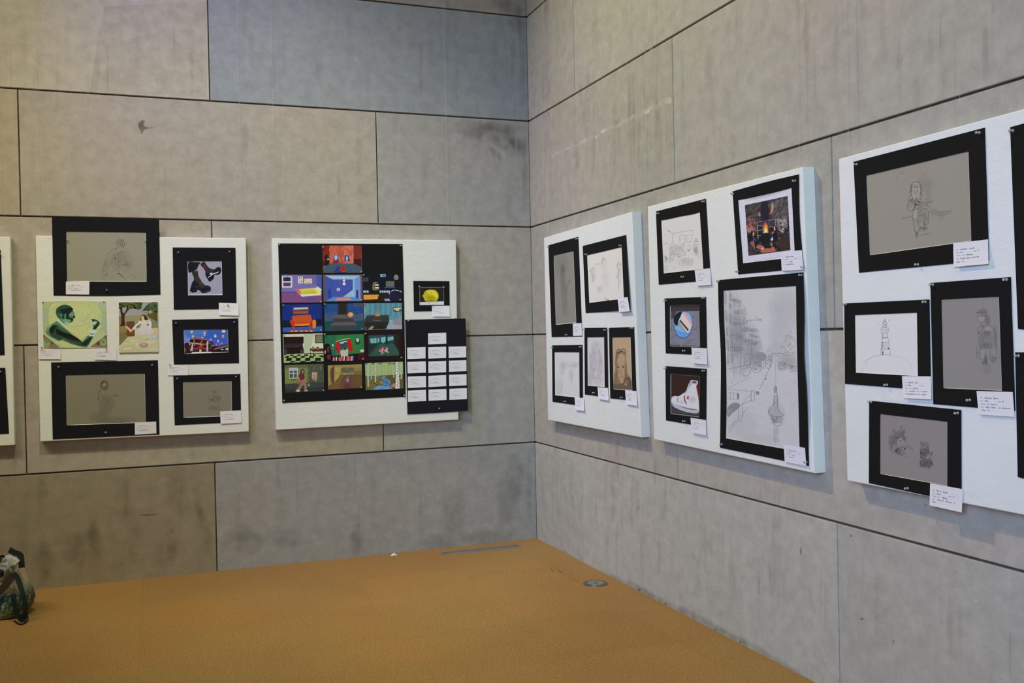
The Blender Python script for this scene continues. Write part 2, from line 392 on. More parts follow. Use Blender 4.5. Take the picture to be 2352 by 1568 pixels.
# right wall
Z = [(230,705),(250,690),(290,672),(330,652),(345,655),(372,630),(388,633),(410,612),(430,615),(455,590),(480,578),(500,566),(518,572),(545,547),(570,540),(600,520),(612,528),(640,500),(660,498),(680,480),(705,478),(722,455),(745,452),(768,448)]
RWALL.poly('w1', (.66,.63,.57), .95, *[c for p in ([(x, y-2-(x-230)/60) for x, y in Z]+[(x, y+3+(x-230)/38) for x, y in reversed(Z)]) for c in p], sm=False)
for i in range(40):
    r = random.Random(300+i); x = r.uniform(330, 780); y0 = r.uniform(300, 600); RWALL.soft('w1', r.choice(((.30,.24,.16), (.28,.25,.2), (.6,.58,.54))), r.uniform(.12,.32), x, y0+120, r.uniform(4, 14), r.uniform(80, 240))
for i in range(60):
    r = random.Random(400+i); x = r.uniform(200, 1480); t = (x-160)/1350; y = 300+t*330+r.uniform(-80, 300*t+120)
    RWALL.soft('w3', r.choice(((.55,.54,.52), (.6,.58,.55), (.27,.25,.23))), r.uniform(.15,.35), x, y, r.uniform(3, 16), r.uniform(50, 200))
for y0, y1 in ((648,680), (705,720), (735,880), (900,910), (930,950), (1010,1060)): RWALL.poly('w3', (.62,.61,.58), .7, 1171,y0, 1177,y0, 1178,y1, 1169,y1)
RWALL.poly('w3', (.62,.61,.58), .4, 1630,700, 1640,700, 1618,1010, 1614,1240, 1602,1240, 1606,1010)
for a in ((1574,645,8,7), (1625,1019,12,6), (1525,777,3,6), (2036,874,5,4), (1766,1122,5,10), (1760,1132,4,5), (1910,508,5,8), (1350,715,6,22), (620,520,5,8), (538,597,6,7)):
    RWALL.soft('w3', BR if a[0] != 538 else (.7,.69,.66), .85, *a)
for a in ((600,880,200,26,.46), (850,1000,220,24,.46), (1100,1130,220,24,.46), (300,740,110,20,.52), (1280,1240,150,24,.46)): RWALL.soft('w3', (.13,.10,.09), .55, *a)  # darker bands along the foot of the wall
for a in ((623,888,9,7), (741,950,8,7), (965,1068,8,7), (1076,1124,8,7)): RWALL.soft('w3', (.06,.035,.025), .95, *a)
for i in range(70):
    r = random.Random(700+i); x = r.uniform(1240, 2340); t = (x-1230)/1110; y = r.uniform(20, 230) if i % 2 else r.uniform(1050+t*120, 1230+t*300)
    d = r.uniform(1, 2.6); ln = r.choice((1, 2, 5, 9)); RWALL.poly('px', PALE, r.uniform(.2,.5), x-d,y, x,y-d*ln*.6, x+d*.6,y, x,y+d*ln*.6)
for i in range(80):
    r = random.Random(1300+i); x = r.uniform(1240, 2340); t_ = (x-1220)/1130
    y = r.choice((r.uniform(0, 200)*(1-.2*t_), 470-t_*300-r.uniform(0, 160), r.uniform(1080+250*t_, 1240+300*t_)))
    RWALL.soft('px', r.choice(((.56,.55,.52), (.25,.23,.2), (.3,.27,.22))), r.uniform(.12,.32), x, y, r.uniform(3, 12), r.uniform(40, 110))
RWALL.poly('px', (.52,.51,.49), .16, 1232,1030, 1339,1065, 1341,1292, 1234,1238, sm=False)
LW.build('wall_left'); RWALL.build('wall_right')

# ------------------------------------------------------------------ cork floor
def floor_mat():
    t = NT('cork_tiles', .62, .3); pos = t.n('TexCoord').outputs['Object']
    sp = t.n('SeparateXYZ', Vector=pos)
    S = .6096
    fx = t.n('Math', _operation='DIVIDE', i0=t.add(sp.outputs[0], FOX), i1=S).outputs[0]
    fy = t.n('Math', _operation='DIVIDE', i0=t.add(sp.outputs[1], FOY), i1=S).outputs[0]
    row = t.n('Math', _operation='FLOOR', i0=fy).outputs[0]
    cx = t.n('Math', _operation='FLOOR', i0=fx).outputs[0]
    cv = t.n('CombineXYZ', X=cx, Y=row); wn = t.n('TexWhiteNoise', Vector=cv.outputs[0])
    tone = t.mr(wn.outputs['Value'], 0, 1, .965, 1.025)
    def seam(f):
        fr = t.n('Math', _operation='FRACT', i0=f).outputs[0]; d = t.n('Math', _operation='PINGPONG', i0=fr, i1=.5).outputs[0]
        return t.mr(d, .0008, .003, 1, 0)
    sm = t.n('Math', _operation='MAXIMUM', i0=seam(fx), i1=seam(fy)).outputs[0]
    smn = t.mul(sm, t.mr(t.noise(2.2, 2), .35, .6, .0, .4))
    g1 = t.mr(t.noise(120, 4, (1,1,1), .7), .3, .7, .76, 1.24); g2 = t.mr(t.noise(60, 4), .3, .7, .88, 1.12); g3 = t.mr(t.noise(.8, 4), .3, .7, .88, 1.1)
    f = t.mul(t.mul(t.mul(g1, g2), g3), tone)
    wm = t.mr(t.noise(1.1, 3), .35, .65, 0, 1)
    c = t.mix(wm, (.372, .188, .058, 1), (.358, .203, .069, 1))
    c = t.scale(c, f); c = t.mix(smn, c, (.10, .055, .02, 1)); t.base(c); t.bump(t.noise(230, 3), .15, .002)
    return t.m
_a = hit('F', 563, 1319); _b = hit('F', 797, 1319)
FOX, FOY = -_a.x, .0
M['cork'] = floor_mat()
FV = [(-9, -9, 0), (0, -9, 0), (0, 0, 0), (-9, 0, 0)]; FF = [(0, 1, 2, 3)]; FC = [(1, 1, 1, 1)]*4; FM = [0]; fh = .0002
def scuff(col, al, w, *a, crop='f1'):
    global fh
    fh += .00003; pts = catmull(pairs(a), False, 4); n = len(pts); i0 = len(FV)
    for i in range(n):
        p, q = pts[max(i-1, 0)], pts[min(i+1, n-1)]; dx, dy = q[0]-p[0], q[1]-p[1]; l = math.hypot(dx, dy) or 1; k = w/2*(1 if 0 < i < n-1 else .3)
        for sg in (1, -1):
            h_ = hit('F', *toP(crop, pts[i][0]-dy/l*k*sg, pts[i][1]+dx/l*k*sg)); FV.append((h_.x, h_.y, fh)); FC.append(col+(al,))
    for i in range(n-1): FF.append((i0+2*i, i0+2*i+1, i0+2*i+3, i0+2*i+2)); FM.append(1)
SC_ = (.07, .04, .02)
scuff(SC_, .35, 4, 760,425, 870,388, 1020,385, 1180,372, 1340,355, 1380,340, 1440,346)
scuff(SC_, .8, 7, 1395,352, 1405,368, 1420,370); scuff(SC_, .8, 7, 1448,356, 1462,374, 1490,388); scuff(SC_, .7, 6, 1466,404, 1478,414)
scuff(SC_, .5, 4, 1490,388, 1560,430, 1620,470); scuff(SC_, .6, 3, 785,420, 772,440, 778,460); scuff(SC_, .6, 3, 806,420, 798,445, 815,478)
scuff(SC_, .3, 4, 1100,770, 1160,820, 1210,858); scuff((.6,.45,.2), .5, 4, 1560,805, 1640,792, 1860,760); scuff(SC_, .3, 3, 960,940, 1080,930, 1170,918)
scuff(SC_, .4, 3, 2080,690, 2130,700, 2200,690); scuff(SC_, .3, 3, 590,325, 640,380, 720,420)
fl = mesh_obj('floor', FV, FF, [M['cork'], M['stain']], None, None, FC, FM); fl['kind'] = 'structure'

# ------------------------------------------------------------------ things on the floor
def metal(name, c, rough=.35):
    t = NT(name, rough, .5); t.b.inputs['Metallic'].default_value = .85; f = t.mr(t.noise(60, 4), .3, .7, .8, 1.15); t.base(t.scale(tuple(c), f)); return t.m
M['steel'] = metal('brushed_steel', (.42, .43, .43), .42)
M['steel_dark'] = metal('dull_steel', (.20, .21, .20), .5)
def disc(name, r, h0, h1, mat, parent, n=40, rin=0.):
    V = []; F = []
    for k in range(n):
        t = 2*math.pi*k/n; c, s_ = math.cos(t), math.sin(t)
        V += [(r*c, r*s_, h0), (r*.985*c, r*.985*s_, h1), (rin*c, rin*s_, h1)]
    for k in range(n):
        a, b = 3*k, 3*((k+1) % n); F += [(a, b, b+1, a+1), (a+1, b+1, b+2, a+2)]
    return mesh_obj(name, V, F, mat, parent)
c0 = hit('F', *toP('f1', 1740, 471)); c1_ = hit('F', *toP('f1', 1836, 470)); rad = (c1_-c0).length
ro = tag(link('floor_outlet', None, None, Matrix.Translation((c0.x, c0.y, 0))), 'round metal outlet cover set in the cork floor near the right wall', 'floor outlet')
disc('outlet_ring', rad, .0, .004, M['steel_dark'], ro, rin=rad*.68)
lid = disc('outlet_lid', rad*.68, .0, .0065, M['steel'], ro, rin=0.001)
kn = disc('lid_latch', rad*.12, .0065, .0085, M['steel_dark'], lid); kn.location = (rad*.05, 0, 0)
q = [hit('F', *toP('f1', x, y)) for x, y in ((543,236), (1124,166), (1157,188), (578,260))]
cx = sum((v for v in q), Vector())/4; ax = (q[1]-q[0]).length/2; ay = .034
ft = tag(link('floor_trunk_cover', None, None, Matrix.Translation((cx.x, cx.y, 0))), 'long narrow grey metal cover strip on the cork floor beside the left wall', 'floor strip')
def box(name, a, b, mat, parent, bev=0.003):
    (x0, y0, z0), (x1, y1, z1) = a, b; e = bev
    V = [(x0,y0,z0),(x1,y0,z0),(x1,y1,z0),(x0,y1,z0),(x0,y0,z1-e),(x1,y0,z1-e),(x1,y1,z1-e),(x0,y1,z1-e),(x0+e,y0+e,z1),(x1-e,y0+e,z1),(x1-e,y1-e,z1),(x0+e,y1-e,z1)]
    F = [(3,2,1,0),(0,1,5,4),(1,2,6,5),(2,3,7,6),(3,0,4,7),(4,5,9,8),(5,6,10,9),(6,7,11,10),(7,4,8,11),(8,9,10,11)]
    return mesh_obj(name, V, F, mat, parent)
M['strip'] = metal('grey_cover_metal', (.33, .36, .40), .5)
cp_ = box('cover_plate', (-ax, -ay, 0), (ax, ay, .006), M['strip'], ft)
for sx in (-1, 1):
    for k in ('screw',):
        d_ = disc(k, .006, .006, .008, M['steel_dark'], cp_, 12); d_.location = (sx*(ax-.03), 0, 0)
# torn scrap of paper near the skirting line
M['scrap'] = m_flat('white_scrap', (.75, .75, .74), .9, .1, .08, 90)
pc = hit('F', *toP('f1', 185, 254)); r = random.Random(4); V = []; F = []
for j in range(5):
    for i in range(7):
        V.append(((i/6-.5)*.042+r.uniform(-.003,.003), (j/4-.5)*.03+r.uniform(-.003,.003), .002+.022*max(0, 1-abs(i/6-.5)*2)*max(0, 1-abs(j/4-.55)*1.6)*r.uniform(.7, 1.2)))
for j in range(4):
    for i in range(6): a = j*7+i; F.append((a, a+1, a+8, a+7))
tag(mesh_obj('paper_scrap', V, F, M['scrap'], None, Matrix.Translation((pc.x, pc.y, 0))), 'tiny crumpled white paper scrap on the floor against the left wall', 'paper scrap')

# ------------------------------------------------------------------ white display boards
def board_mat():
    t = NT('white_board_paint', .6, .25); f = t.mr(t.noise(7, 5), .3, .7, .975, 1.02)
    t.base(t.scale((.80, .80, .79), f))
    n2 = t.n('TexVoronoi', Vector=t.coord((14, 22, 14)), Scale=1.)
    t.bump(t.add(t.noise(26, 5, (1, 1.7, 1)), t.mul(n2.outputs[0], .25)), .28, .006)
    return t.m
M['board'] = board_mat()
TH = .06
def board(w, quad, label):
    """a thick white panel hung flat on the wall"""
    P = [uv(w, x, y, TH) for x, y in quad]     # TL TR BR BL
    cu = sum(p[0] for p in P)/4; cv = sum(p[1] for p in P)/4; e = .004
    P = [(a-cu, b-cv) for a, b in P]
    mid = lambda k, f: [(p[0]*(1-f/abs(p[0])), p[1]*(1-f/abs(p[1]))) for p in k]
    L = [[(x, y, .0012) for x, y in P], [(x, y, TH-e) for x, y in P], [(x, y, TH-e*.3) for x, y in mid(P, e*.3)], [(x, y, TH) for x, y in mid(P, e)]]
    V = [v for l in L for v in l]; F = [(0, 1, 2, 3)]
    for q_ in range(3):
        for k in range(4): F.append((q_*4+k, q_*4+4+k, q_*4+4+(k+1) % 4, q_*4+(k+1) % 4))
    F.append((15, 14, 13, 12))
    o = mesh_obj('display_board', V, F, M['board'], None, frame(w, cu, cv, 0))
    return tag(o, label, 'display board', 'white display boards on the stone walls')
board('L', [(-190, 541), (23.7,543.8), (33.5,1022), (-190,1034)], 'white display board cut off by the left edge of the photo')
board('L', [(81.6,541), (565,546.8), (572,991), (92.3,1014)], 'white display board holding the green painting of a man and the boots picture')
board('L', [(624.9,547.2), (1047.5,551.5), (1053,963.6), (634.7,987.4)], 'white display board holding the grid of small colourful room paintings')
board('R', [(1249,545.9), (1451.4,486), (1472,1004.5), (1258.6,964.3)], 'white display board nearest the corner on the right wall')
board('R', [(1487.2,474.3), (1843,383), (1869.5,1086.8), (1501.5,1008.7)], 'white display board holding the big street drawing, the cake and the sneaker')
board('R', [(1925.8,364.9), (2640,172), (2640,1239), (1945.5,1103.8)], 'white display board with the lighthouse drawing, cut off by the right edge')

# nylon hanging lines running up the wall from each board
t = NT('nylon_line', .3, .5); t.b.inputs['Base Color'].default_value = (.52, .56, .60, 1); t.b.inputs['Alpha'].default_value = .55; M['nylon'] = t.m
def wire(w, px, py, label):
    u, v = uv(w, px, py, .03); n = 6; R = .0009; V = []; F = []; top = 6.0-v
    for z in (-.012, top):
        for k in range(n): a = 2*math.pi*k/n; V.append((R*math.cos(a), z, R*math.sin(a)))
    for k in range(n): F.append((k, (k+1) % n, n+(k+1) % n, n+k))
    # the small staple on the board's top edge that holds the line
    o = mesh_obj('hanging_line', V, F, M['nylon'], None, frame(w, u, v, .03))
    tag(o, label, 'hanging line', 'nylon hanging lines above the boards')
for a in (('L', 12, 543.5, 'thin nylon line rising from the board at the left edge'),
          ('L', 97, 541.2, 'left nylon line above the board with the green painting'), ('L', 557, 546.7, 'right nylon line above the board with the green painting'),
          ('L', 634, 547.3, 'left nylon line above the board of room paintings'), ('L', 1030, 551.3, 'right nylon line above the board of room paintings'),
          ('R', 1259, 543.2, 'left nylon line above the board nearest the corner'), ('R', 1447, 487.5, 'right nylon line above the board nearest the corner'),
          ('R', 1503, 470.5, 'left nylon line above the board with the street drawing'), ('R', 1836, 385, 'right nylon line above the board with the street drawing'),
          ('R', 1949, 358.8, 'nylon line above the board with the lighthouse drawing')): wire(*a)
# ------------------------------------------------------------------ mats, pins, caption cards
def T(crop, *a): return [toP(crop, x, y) for x, y in pairs(a)]
def edges(corners, mids=None, n=10):
    mids = mids or {}; out = []
    for k in range(4):
        pts = [corners[k]] + mids.get(k, []) + [corners[(k+1) % 4]]
        if len(pts) > 2: pts = catmull(pts, False, 8)
        ls = [0]
        for i in range(1, len(pts)): ls.append(ls[-1]+math.hypot(pts[i][0]-pts[i-1][0], pts[i][1]-pts[i-1][1]))
        j = 0
        for q in range(n):
            d = ls[-1]*q/n
            while ls[j+1] < d: j += 1
            f = (d-ls[j])/((ls[j+1]-ls[j]) or 1); out.append((pts[j][0]+(pts[j+1][0]-pts[j][0])*f, pts[j][1]+(pts[j+1][1]-pts[j][1])*f))
    return out
MATC = (20, 20, 21)
def _pin():
    prof = [(.0, -.001), (.0052, -.001), (.0052, .0012), (.0030, .0024), (.0023, .0075), (.0032, .0098), (.0046, .0110), (.0048, .0138), (.0036, .0150), (0, .0153)]
    n = 12; V = []; F = []
    for r_, h in prof:
        for k in range(n): a = 2*math.pi*k/n; V.append((r_*math.cos(a), r_*math.sin(a), h))
    for i in range(len(prof)-1):
        for k in range(n): F.append((i*n+k, i*n+(k+1) % n, (i+1)*n+(k+1) % n, (i+1)*n+k))
    me = bpy.data.meshes.new('push_pin'); me.from_pydata(V, [], F)
    for p_ in me.polygons: p_.use_smooth = True
    t = NT('clear_pin_plastic', .12, .6); t.b.inputs['Base Color'].default_value = (.62, .64, .64, 1); t.b.inputs['Transmission Weight'].default_value = .45
    me.materials.append(t.m); return me
PIN = _pin()
def pin(root, w, px, off, centre, hbase):
    u, v = uv(w, px[0], px[1], off+.006)
    return link('push_pin', PIN, root, Matrix.Translation((u-centre[0], v-centre[1], hbase)))
def mid(px): return (sum(p[0] for p in px)/len(px), sum(p[1] for p in px)/len(px))
def matted(w, ref, seed, label, cat, outer, inner, paper, pins=(), omids=None, imids=None, name='matted_drawing', pname='drawing', lift=None, mats=('paper', 'smudge'), group=None, off=None, core=(200,198,190)):
    """a window mat with its picture behind: returns the sheet to draw on and a function that finishes it"""
    off = TH+.0004 if off is None else off; TK = .0022
    c = uv(w, *mid(outer), off); root = tag(link(name, None, None, frame(w, c[0], c[1], off)), label, cat, group)
    n = 12
    O = edges(outer, omids, n); I = edges(inner, imids, n); m_ = len(O); V = []; C = []; F = []
    lf = lift or (lambda s_, t_: 0.)
    def put(px, h, e, col):
        u, v = uv(w, px[0], px[1], off+h+e); V.append((u-c[0], v-c[1], h+e)); C.append(alb(col, ref)+(1.,))
    prm = []
    for k in range(m_):
        e, q = divmod(k, n); f = q/n; prm.append([(f, 0), (1, f), (1-f, 1), (0, 1-f)][e])
    ic = mid(I)
    for k in range(m_): put(O[k], 0., lf(*prm[k]), MATC)
    for k in range(m_): put(O[k], TK, lf(*prm[k]), MATC)
    for k in range(m_): put(I[k], TK, 0., MATC)
    for k in range(m_): put(I[k], TK, 0., core)
    for k in range(m_):
        dx, dy = ic[0]-I[k][0], ic[1]-I[k][1]; l = math.hypot(dx, dy); b = .75*(1 if w == 'L' else 1.1)
        e, _q = divmod(k, n); sx = (b if e == 3 else -b if e == 1 else 0); sy = (b if e == 0 else -b if e == 2 else 0)
        put((I[k][0]+sx*.6, I[k][1]+sy*.9), .0004, 0., core)
    for a in (0, 1, 3):
        for k in range(m_): k2 = (k+1) % m_; F.append((a*m_+k, a*m_+k2, (a+1)*m_+k2, (a+1)*m_+k))
    mesh_obj('mat', V, F, M['mat'], root, None, C)
    S = Sheet(w, off, 'px', ref, seed); S.h = .0003
    ex = [((x-ic[0])*1.03+ic[0], (y-ic[1])*1.03+ic[1]) for x, y in I]; S.face(ex, paper); S.paper = paper; S.k = .85 if mats[0] == 'paper' else 1.
    if mats[0] == 'paper': S.thin = S.h
    S.clip = [((x-ic[0])*1.02+ic[0], (y-ic[1])*1.02+ic[1]) for x, y in inner]
    for p_ in pins: pin(root, w, p_, off, c, TK)
    return S, lambda: S.build(pname, mats, root, c)
def flat(w, ref, seed, label, cat, quad, col, crop='px', mids=None, off=None, skirt=.0015, group=None, name='painting', pins=(), mats=('paint', 'smudge')):
    off = TH+.0004+skirt if off is None else off+skirt
    S = Sheet(w, off, 'px', ref, seed); S.face(edges(quad, mids, 10) if mids else quad, col); S.crop = crop; S.clip = quad
    def done():
        o, c = S.build(name, mats, None, uv(w, *mid(quad), off), skirt); tag(o, label, cat, group)
        for p_ in pins: pin(o, w, p_, off, c, .0003)
        return o
    return S, done

def word(S, x0, x1, y, hgt, col, w, asp, r):
    """a handwritten word: a running squiggle with a few tall letters"""
    n = max(3, int((x1-x0)/.014)); pts = []
    tall = {0} | {r.randrange(n) for _ in range(max(0, n//6))}; low = {r.randrange(n)} if n > 5 else set()
    for k in range(n):
        x = x0+(x1-x0)*k/n; st = (x1-x0)/n
        t_ = hgt*(1.9 if k in tall else .8)*r.uniform(.8, 1.15)
        pts += [(x, y-.01*r.random()), (x+st*.55, y-t_), (x+st*.75, y+(hgt*.9 if k in low else .0))]
    S.rib(col, w, pts, False, asp)
def card(w, ref, seed, label, quad, pins=(), lift=.006, ink=(112,112,124), lines=None, asp=.62, col=(199,199,208), off=None, group='handwritten caption cards', curl=1.6, wd=.009, fill=1.):
    off = TH+.0034 if off is None else off
    S = Sheet(w, off, 'px', ref, seed); S.quad = quad; S.hf = lambda x, y: lift*max(0., y)**curl
    for k in range(5): S.face([(0, k/5), (1, k/5), (1, (k+1)/5), (0, (k+1)/5)], col)
    r = random.Random(seed*7+3)
    rule = tuple((a*2+b)/3 for a, b in zip(col, ink)); S.h += .00012
    Y = [.30, .425, .555, .685, .815]
    S.thin = S.h
    for k, y in enumerate(Y):
        S.rib(rule, wd*.45, [(.08+ (.13 if k < 4 else 0), y+.012), (.93, y+.012)], False, asp)
    S.up()
    def pr(x0, x1, y): S.rib(tuple((a+b*2)/3 for a, b in zip(col, ink)), .022, [(x0, y-.012), ((x0+x1)/2, y-.014), (x1, y-.010)], False, asp)
    pr(.08, .15, Y[0]); pr(.08, .165, Y[1]); pr(.08, .22, Y[2]); pr(.08, .16, Y[3]); pr(.58, .66, Y[1]+.004)
    lines = lines or [((.22, .22+.17*fill), (.24+.19*fill, .26+.33*fill)), ((.21, .31), (.70, .75)), ((.27, .30), (.37, .37+.16*fill)), ((.21, .21+r.uniform(.2, .5)*fill),), ()]
    for y, ws in zip(Y, lines):
        for x0, x1 in ws: word(S, x0, x1, y, .036, ink, wd, asp, r)
    o, c = S.build('caption_card', ('card',), None, uv(w, *mid(quad), off)); tag(o, label, 'caption card', group)
    for p_ in pins:
        pin(o, w, p_, off, c, .0002)
    return o
G = 'matted pictures on the display boards'
# ================================================================== far left board (cut off by the frame)
for lab, q in (('upper black mat on the board at the left edge, only its right border in view', [(-165,574), (1.6,574), (10.7,814.8), (-160,822)]),
               ('lower black mat on the board at the left edge, only its right border in view', [(-165,846), (12.2,844.3), (20.6,995.5), (-160,1003)])):
    S, done = matted('L', LB1, 3, lab, 'matted picture', q, [(q[0][0]+35, q[0][1]+32), (q[1][0]-34, q[1][1]+32), (q[2][0]-34, q[2][1]-32), (q[3][0]+35, q[3][1]-32)], (131,124,100), [(q[0][0]+18, q[0][1]+10), (0.5, q[1][1]+9)], group=G)
    done()

# ================================================================== second board
def lines(S, col, w, *L):
    for a in L: S.s(col, w, *a)
# drawing of a person in a jacket
S, done = matted('L', LB1, 11, 'pencil drawing of a person in a jacket, its black mat rising above the board', 'matted picture',
  T('c1', 468,77, 1433,98, 1445,770, 482,778), T('c1', 597,205, 1314,212, 1320,653, 605,650), (131,125,101), T('c1', 605,280, 1312,283, 960,728), {2: T('c1', 980,782)}, group=G)
S.crop = 'q5'; K = (100,92,78); K2 = (86,78,64)
for a in ((.5,790,330,130,110,0), (.45,760,800,330,290,0), (.35,400,950,100,200,.3), (.4,1000,950,110,160,0)): S.m((112,104,84), *a)
S.ring(K, 12, 795, 350, 118, 112); S.s(K, 22, 690,330, 720,270, 790,240); S.s((92,84,80), 30, 810,265, 860,262, 900,300); S.s(K, 14, 720,350, 800,345, 890,370)
S.m((96,88,84), .8, 830,395, 60,30); S.m((150,142,124), .8, 770,290, 45,30); S.s(K2, 12, 920,320, 915,400, 870,470)
S.e(K2, 675,492, 22, 18); S.s((150,143,124), 10, 740,560, 790,565); S.m((104,96,92), .8, 840,570, 40,40)
lines(S, K, 11, (640,500, 540,560, 450,620, 420,740), (420,740, 380,880, 330,1020, 300,1150), (560,830, 530,930, 480,980, 440,1090), (880,520, 980,580, 1070,680, 1110,820), (1110,820, 1110,940, 1070,1040, 1040,1090),
  (760,580, 750,700, 755,860, 750,1000, 750,1180), (570,660, 640,690, 690,780), (880,950, 960,930, 1050,915), (880,600, 930,700, 900,800), (570,1040, 650,1070, 740,1110))
S.l(K2, 24, 758,595, 755,700); S.e(K2, 650,757, 26, 20); S.s(K2, 20, 870,950, 950,940, 1040,912)
S.loop(K, 12, 300,1150, 360,1120, 430,1150, 430,1220, 360,1240, 290,1210); S.m((150,142,128), .8, 370,1160, 60,24); S.m((104,96,92), .7, 400,1210, 50,30)
S.m((150,140,136), .9, 930,1120, 75,40, -.5); S.e(K2, 755,1185, 30, 22); S.s(K2, 26, 780,1190, 850,1250, 890,1290); S.s(K, 12, 890,1290, 960,1370, 1000,1400); S.s(K, 10, 1090,1190, 1180,1270, 1300,1370)
S.s(K, 12, 260,1290, 330,1330, 400,1390); S.s(K, 10, 340,1240, 330,1320)
done()
card('L', LB1, 21, 'caption card on the lower left border of the mat around the person in a jacket', T('c1', 593,652, 805,652, 803,769, 594,767), lift=.002, col=(196,190,178), ink=(120,116,112))

# boots
S, done = matted('L', LB1, 12, 'square picture of two black heeled boots on grey in a black mat', 'matted picture',
  T('c1', 1554,345, 2120,348, 2130,898, 1565,905), T('c1', 1688,472, 1996,470, 2003,773, 1693,775), (140,138,144), T('c1', 1605,390, 2065,384), group=G, mats=('paint','smudge'), pname='picture')
S.crop = 'q3'; N = (14,20,28); BR_ = (46,38,34)
S.p((165,162,160), 395,395, 1165,390, 1166,405, 410,410); S.p((156,154,156), 395,395, 415,395, 425,1150, 405,1150)
S.b(N, 422,412, 560,412, 690,418, 650,480, 620,560, 560,600, 500,630, 422,630)
S.s((150,90,70), 9, 700,425, 650,480, 610,570, 560,605)
S.b(BR_, 690,465, 740,410, 790,410, 840,490, 900,545, 980,570, 1030,560, 1010,630, 920,660, 820,680, 800,620, 750,540)
S.b((58,38,36), 740,480, 790,470, 830,560, 800,590)
S.b(N, 1020,600, 1040,545, 1100,520, 1150,550, 1155,620, 1120,680, 1060,700, 1000,705, 1000,760, 960,810, 900,850, 860,810, 800,690, 815,650, 900,665, 960,650)
S.b((178,168,188), 895,665, 940,650, 1040,640, 1090,620, 1085,650, 1000,680, 940,710, 880,755, 862,745, 900,700)
S.b(N, 835,690, 900,690, 930,690, 870,735); S.b((60,50,60), 960,640, 1040,630, 1030,650, 970,668)
S.b(BR_, 495,630, 560,612, 628,608, 640,690, 670,770, 720,850, 700,900, 600,900, 545,840, 540,760)
S.b(N, 545,820, 600,870, 680,890, 740,880, 790,930, 860,935, 915,970, 925,1040, 880,1080, 760,1105, 705,1090, 690,1060, 640,1040, 612,1050, 600,1092, 560,1085, 520,1098, 455,1065, 470,980, 500,880)
S.b((44,40,38), 640,880, 720,860, 790,940, 740,1000, 660,960); S.s((76,74,72), 8, 670,890, 700,870, 720,890, 690,920); S.s((64,66,70), 7, 560,960, 610,965, 650,985)
S.s((86,72,80), 8, 780,1080, 850,1060, 915,1020); S.s((60,62,74), 9, 820,985, 870,970, 905,985)
S.m((108,60,54), .6, 640,820, 40,60); S.m((108,60,54), .5, 790,500, 30,50)
S.p((178,178,172), 412,1140, 1180,1132, 1183,1146, 412,1158)
done()
card('L', LB1, 22, 'caption card pinned over the corner of the boots picture', T('c1', 1970,843, 2148,849, 2149,958, 1972,952), T('c1', 2052,862), .006, col=(198,195,192), ink=(140,138,140))

# temple with lanterns
S, done = matted('L', LB1, 13, 'photo of a red temple roof under paper lanterns in a blue sky', 'matted picture',
  T('c1', 1550,996, 2145,984, 2152,1386, 1565,1400), T('c1', 1653,1088, 2050,1085, 2056,1288, 1662,1303), (48,86,160), T('c1', 1584,1025, 2110,1017), group=G, mats=('paint','smudge'), pname='photograph')
S.crop = 'q4'
S.p((84,120,176), 420,500, 900,495, 760,760, 430,900); S.p((66,106,172), 420,500, 1150,490, 900,900, 600,900)
S.l((36,66,130), 7, 430,590, 900,660, 1300,740, 1740,800); S.l((36,66,130), 6, 1150,540, 1500,610, 1740,640)
S.p((44,22,24), 430,900, 560,860, 1280,860, 1330,960, 1440,990, 1745,905, 1755,1180, 440,1200)
S.p((70,30,30), 600,780, 760,720, 1150,780, 1180,880, 600,880); S.b((168,80,50), 740,735, 900,728, 1130,775, 1160,800, 900,770, 760,755)
S.p((160,106,64), 540,850, 640,860, 900,885, 1080,905, 1100,870, 1130,885, 1100,930, 900,940, 560,890)
S.b((30,18,20), 620,800, 720,790, 700,850, 620,850); S.b((36,22,22), 770,790, 900,800, 890,860, 770,860); S.b((36,22,22), 970,810, 1110,810, 1100,860, 960,880); S.b((50,32,30), 1170,850, 1290,850, 1290,900, 1180,900)
S.s((196,164,110), 14, 650,740, 720,760, 730,860); S.s((190,150,100), 13, 900,920, 950,850, 990,800); S.s((200,160,90), 12, 500,780, 560,870, 700,880, 900,900)
S.s((180,120,80), 12, 1160,790, 1160,880, 1280,930, 1340,980); S.s((150,64,50), 18, 1170,900, 1260,920, 1330,950)
S.p((172,160,184), 668,900, 705,900, 690,1120, 610,1120); S.p((176,164,180), 1110,830, 1150,820, 1150,1130, 1100,1135)
S.p((176,30,40), 860,960, 990,960, 1000,1015, 850,1015); S.l((176,110,116), 12, 540,1035, 700,1040, 1040,1040, 1260,1045)
S.p((140,34,36), 720,1050, 840,1050, 830,1090, 730,1090); S.p((140,50,50), 1010,1050, 1100,1050, 1090,1085, 1020,1085); S.p((214,180,140), 885,1075, 955,1078, 950,1140, 885,1140)
S.p((212,210,216), 640,1190, 690,1155, 1240,1145, 1260,1160, 1200,1178, 700,1195)
S.p((96,34,32), 1330,1060, 1745,905, 1750,960, 1350,1080); S.l((206,150,110), 18, 1330,1066, 1480,1035, 1745,965); S.l((150,60,50), 10, 1400,1030, 1745,925)
S.e((120,190,190), 1575,1075, 40, 18); S.p((110,186,178), 1670,1040, 1750,1020, 1755,1090, 1670,1090); S.p((22,18,22), 1450,1090, 1660,1090, 1740,1110, 1740,1150, 1350,1150)
S.e((34,20,22), 480,1000, 50, 60); S.b((130,80,50), 445,1060, 480,1050, 480,1110, 455,1180)
